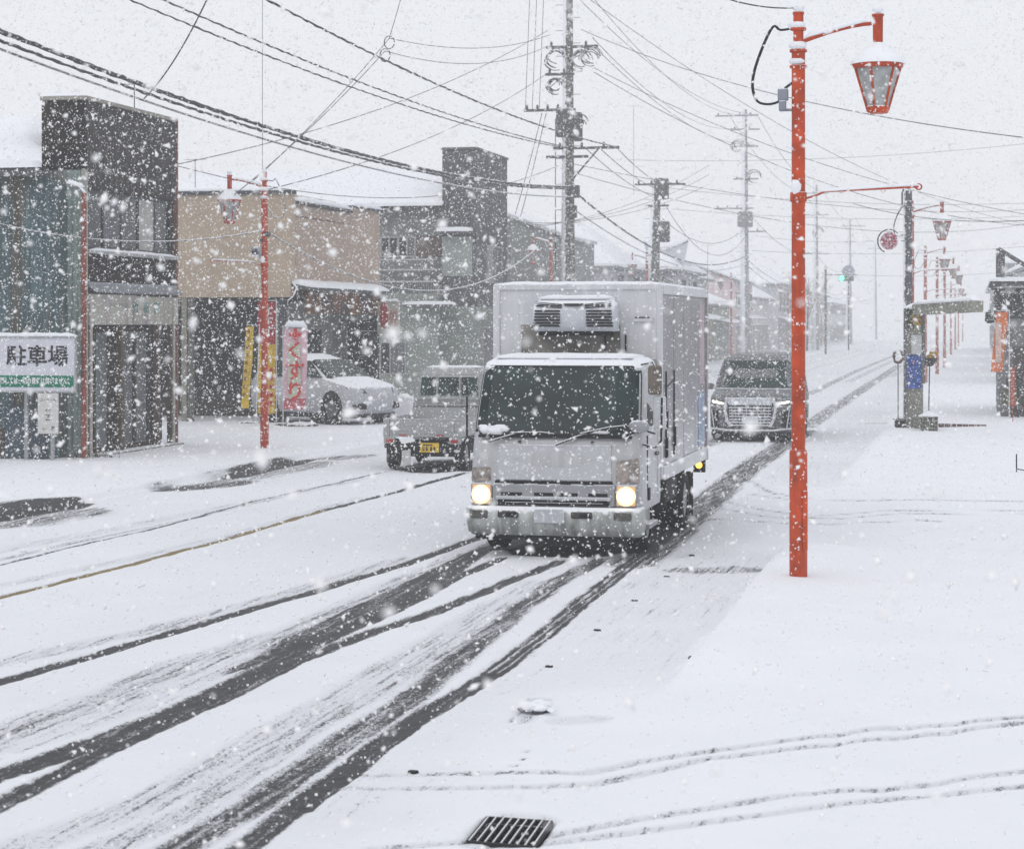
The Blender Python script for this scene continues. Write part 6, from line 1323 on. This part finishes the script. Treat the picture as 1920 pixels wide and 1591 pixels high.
for (px_, py_), nb_ in zip(((775,1445),(1030,1248),(1120,1180),(1190,1125),(1250,1080),(1297,1040)), ('closest to the bottom of the picture', 'left of the kerb corner, second nearest', 'third nearest', 'fourth nearest', 'fifth nearest', 'farthest, close to the truck wheel')):
    x, y = gnd(px_, py_); m = MB(); n = 12
    m.loft([[(x+.038*(1-.2*q)*math.cos(2*math.pi*k/n)*(1+.15*math.sin(k*3)), y+.028*(1-.2*q)*math.sin(2*math.pi*k/n)*(1+.2*math.cos(k*5)), -.02+q*.024) for k in range(n)] for q in (0, 1)], smooth=False)
    tag(m.build('gutter_hole', mat('hole_dark', (.03,.03,.033), .9, var=.5, vs=40)), 'small dark gutter hole melted through the snow, '+nb_, 'gutter hole', 'gutter holes along the right edge of the road')
x, y = gnd(1296, 1247); tag(MB().blob((x,y,.05), .022, n=7, jit=.4, sq=(1,1,1.3)).build('kerb_chip', mat('hole_dark', (.03,.03,.033), .9)), 'tiny dark chip of bare kerb at the snowy kerb corner', 'kerb chip')

# ------------------------------------------------------------------ falling snow
rs = np.random.RandomState(11)
def flakes(n, dmin, dmax, med, sig, smax):
    d = (rs.rand(n)*(dmax**3-dmin**3)+dmin**3)**(1/3)
    u = (rs.rand(n)-.5)*(1920/F)*1.35; v = (rs.rand(n)-.5)*(1591/F)*1.3 + (HZ-795.5)/F
    X = d*(-ST+u*CT); Y = d*(CT+u*ST); Z = EYE+v*d
    s = np.minimum(np.exp(rs.randn(n)*sig)*med, smax)/2
    k = (Z > .04); return X[k], Y[k], Z[k], s[k]
near = [flakes(*a) for a in ((8000, 6, 13, .0110, .42, .030), (1300, 2.0, 7, .0125, .35, .022))]
far = [flakes(*a) for a in ((235000, 9, 40, .0118, .42, .040), (185000, 34, 90, .0205, .35, .05), (95000, 85, 200, .080, .3, .13))]
V_, T_ = [], []; off = 0
for grp, base, tri in ((near, [(1,0,0),(-.5,.87,0),(-.5,-.87,0),(0,0,1),(0,0,-1)], [(0,1,3),(1,2,3),(2,0,3),(1,0,4),(2,1,4),(0,2,4)]),
                       (far, [(1,0,-.5),(-.5,.87,-.5),(-.5,-.87,-.5),(0,0,1.1)], [(0,1,3),(1,2,3),(2,0,3),(1,0,2)])):
    X, Y, Z, S = [np.concatenate([a[i] for a in grp]) for i in range(4)]; n = len(X); base = np.array(base, float); k = len(base)
    P = base[None]*(1+rs.uniform(-.45,.45,(n,k,1)))*S[:,None,None]
    el = rs.uniform(.8,1.5,(n,1)); ang = rs.uniform(0,2*math.pi,(n,1)); P[...,2] *= el; c_, s_ = np.cos(ang), np.sin(ang)
    x_ = P[...,0]*c_-P[...,2]*s_; z_ = P[...,0]*s_+P[...,2]*c_; P[...,0] = x_; P[...,2] = z_
    P += np.stack([X,Y,Z],-1)[:,None,:]
    V_.append(P.reshape(-1,3)); T_.append((np.array(tri)[None]+np.arange(n)[:,None,None]*k).reshape(-1,3)+off); off += n*k
P = np.concatenate(V_); q = np.concatenate(T_)
me = bpy.data.meshes.new('falling_snow'); me.vertices.add(len(P)); me.vertices.foreach_set('co', P.reshape(-1).astype(np.float32))
me.loops.add(q.size); me.loops.foreach_set('vertex_index', q.ravel().astype(np.int32)); me.polygons.add(len(q)); me.polygons.foreach_set('loop_start', (np.arange(len(q))*3).astype(np.int32))
me.update(calc_edges=True)
fm = bpy.data.materials.new('snowflake'); fm.use_nodes = True; nt = fm.node_tree; b = nt.nodes['Principled BSDF']
b.inputs['Base Color'].default_value = (.98,.98,.985,1); b.inputs['Roughness'].default_value = 1; b.inputs['Specular IOR Level'].default_value = 0

me.materials.append(fm); o = bpy.data.objects.new('falling_snow', me); C.objects.link(o); o['kind'] = 'stuff'; o['label'] = 'dense falling snowflakes filling the air over the whole street'

# ------------------------------------------------------------------ haze
hz = MB().box((-420,-20,-1.2),(420,1480,18.5)).build('haze', None) if False else None
me = bpy.data.meshes.new('haze'); b_ = MB().box((-420,-20,-1.2),(420,1480,18.5)); me.from_pydata(b_.v, [], b_.f)
hm = bpy.data.materials.new('haze'); hm.use_nodes = True; nt = hm.node_tree; nt.nodes.remove(nt.nodes['Principled BSDF'])
pv = nt.nodes.new('ShaderNodeVolumePrincipled'); pv.inputs['Density'].default_value = .0023; pv.inputs['Color'].default_value = (.965,.975,.985,1)
nt.links.new(pv.outputs[0], nt.nodes['Material Output'].inputs['Volume']); me.materials.append(hm)
o = bpy.data.objects.new('haze', me); C.objects.link(o); o['kind'] = 'stuff'
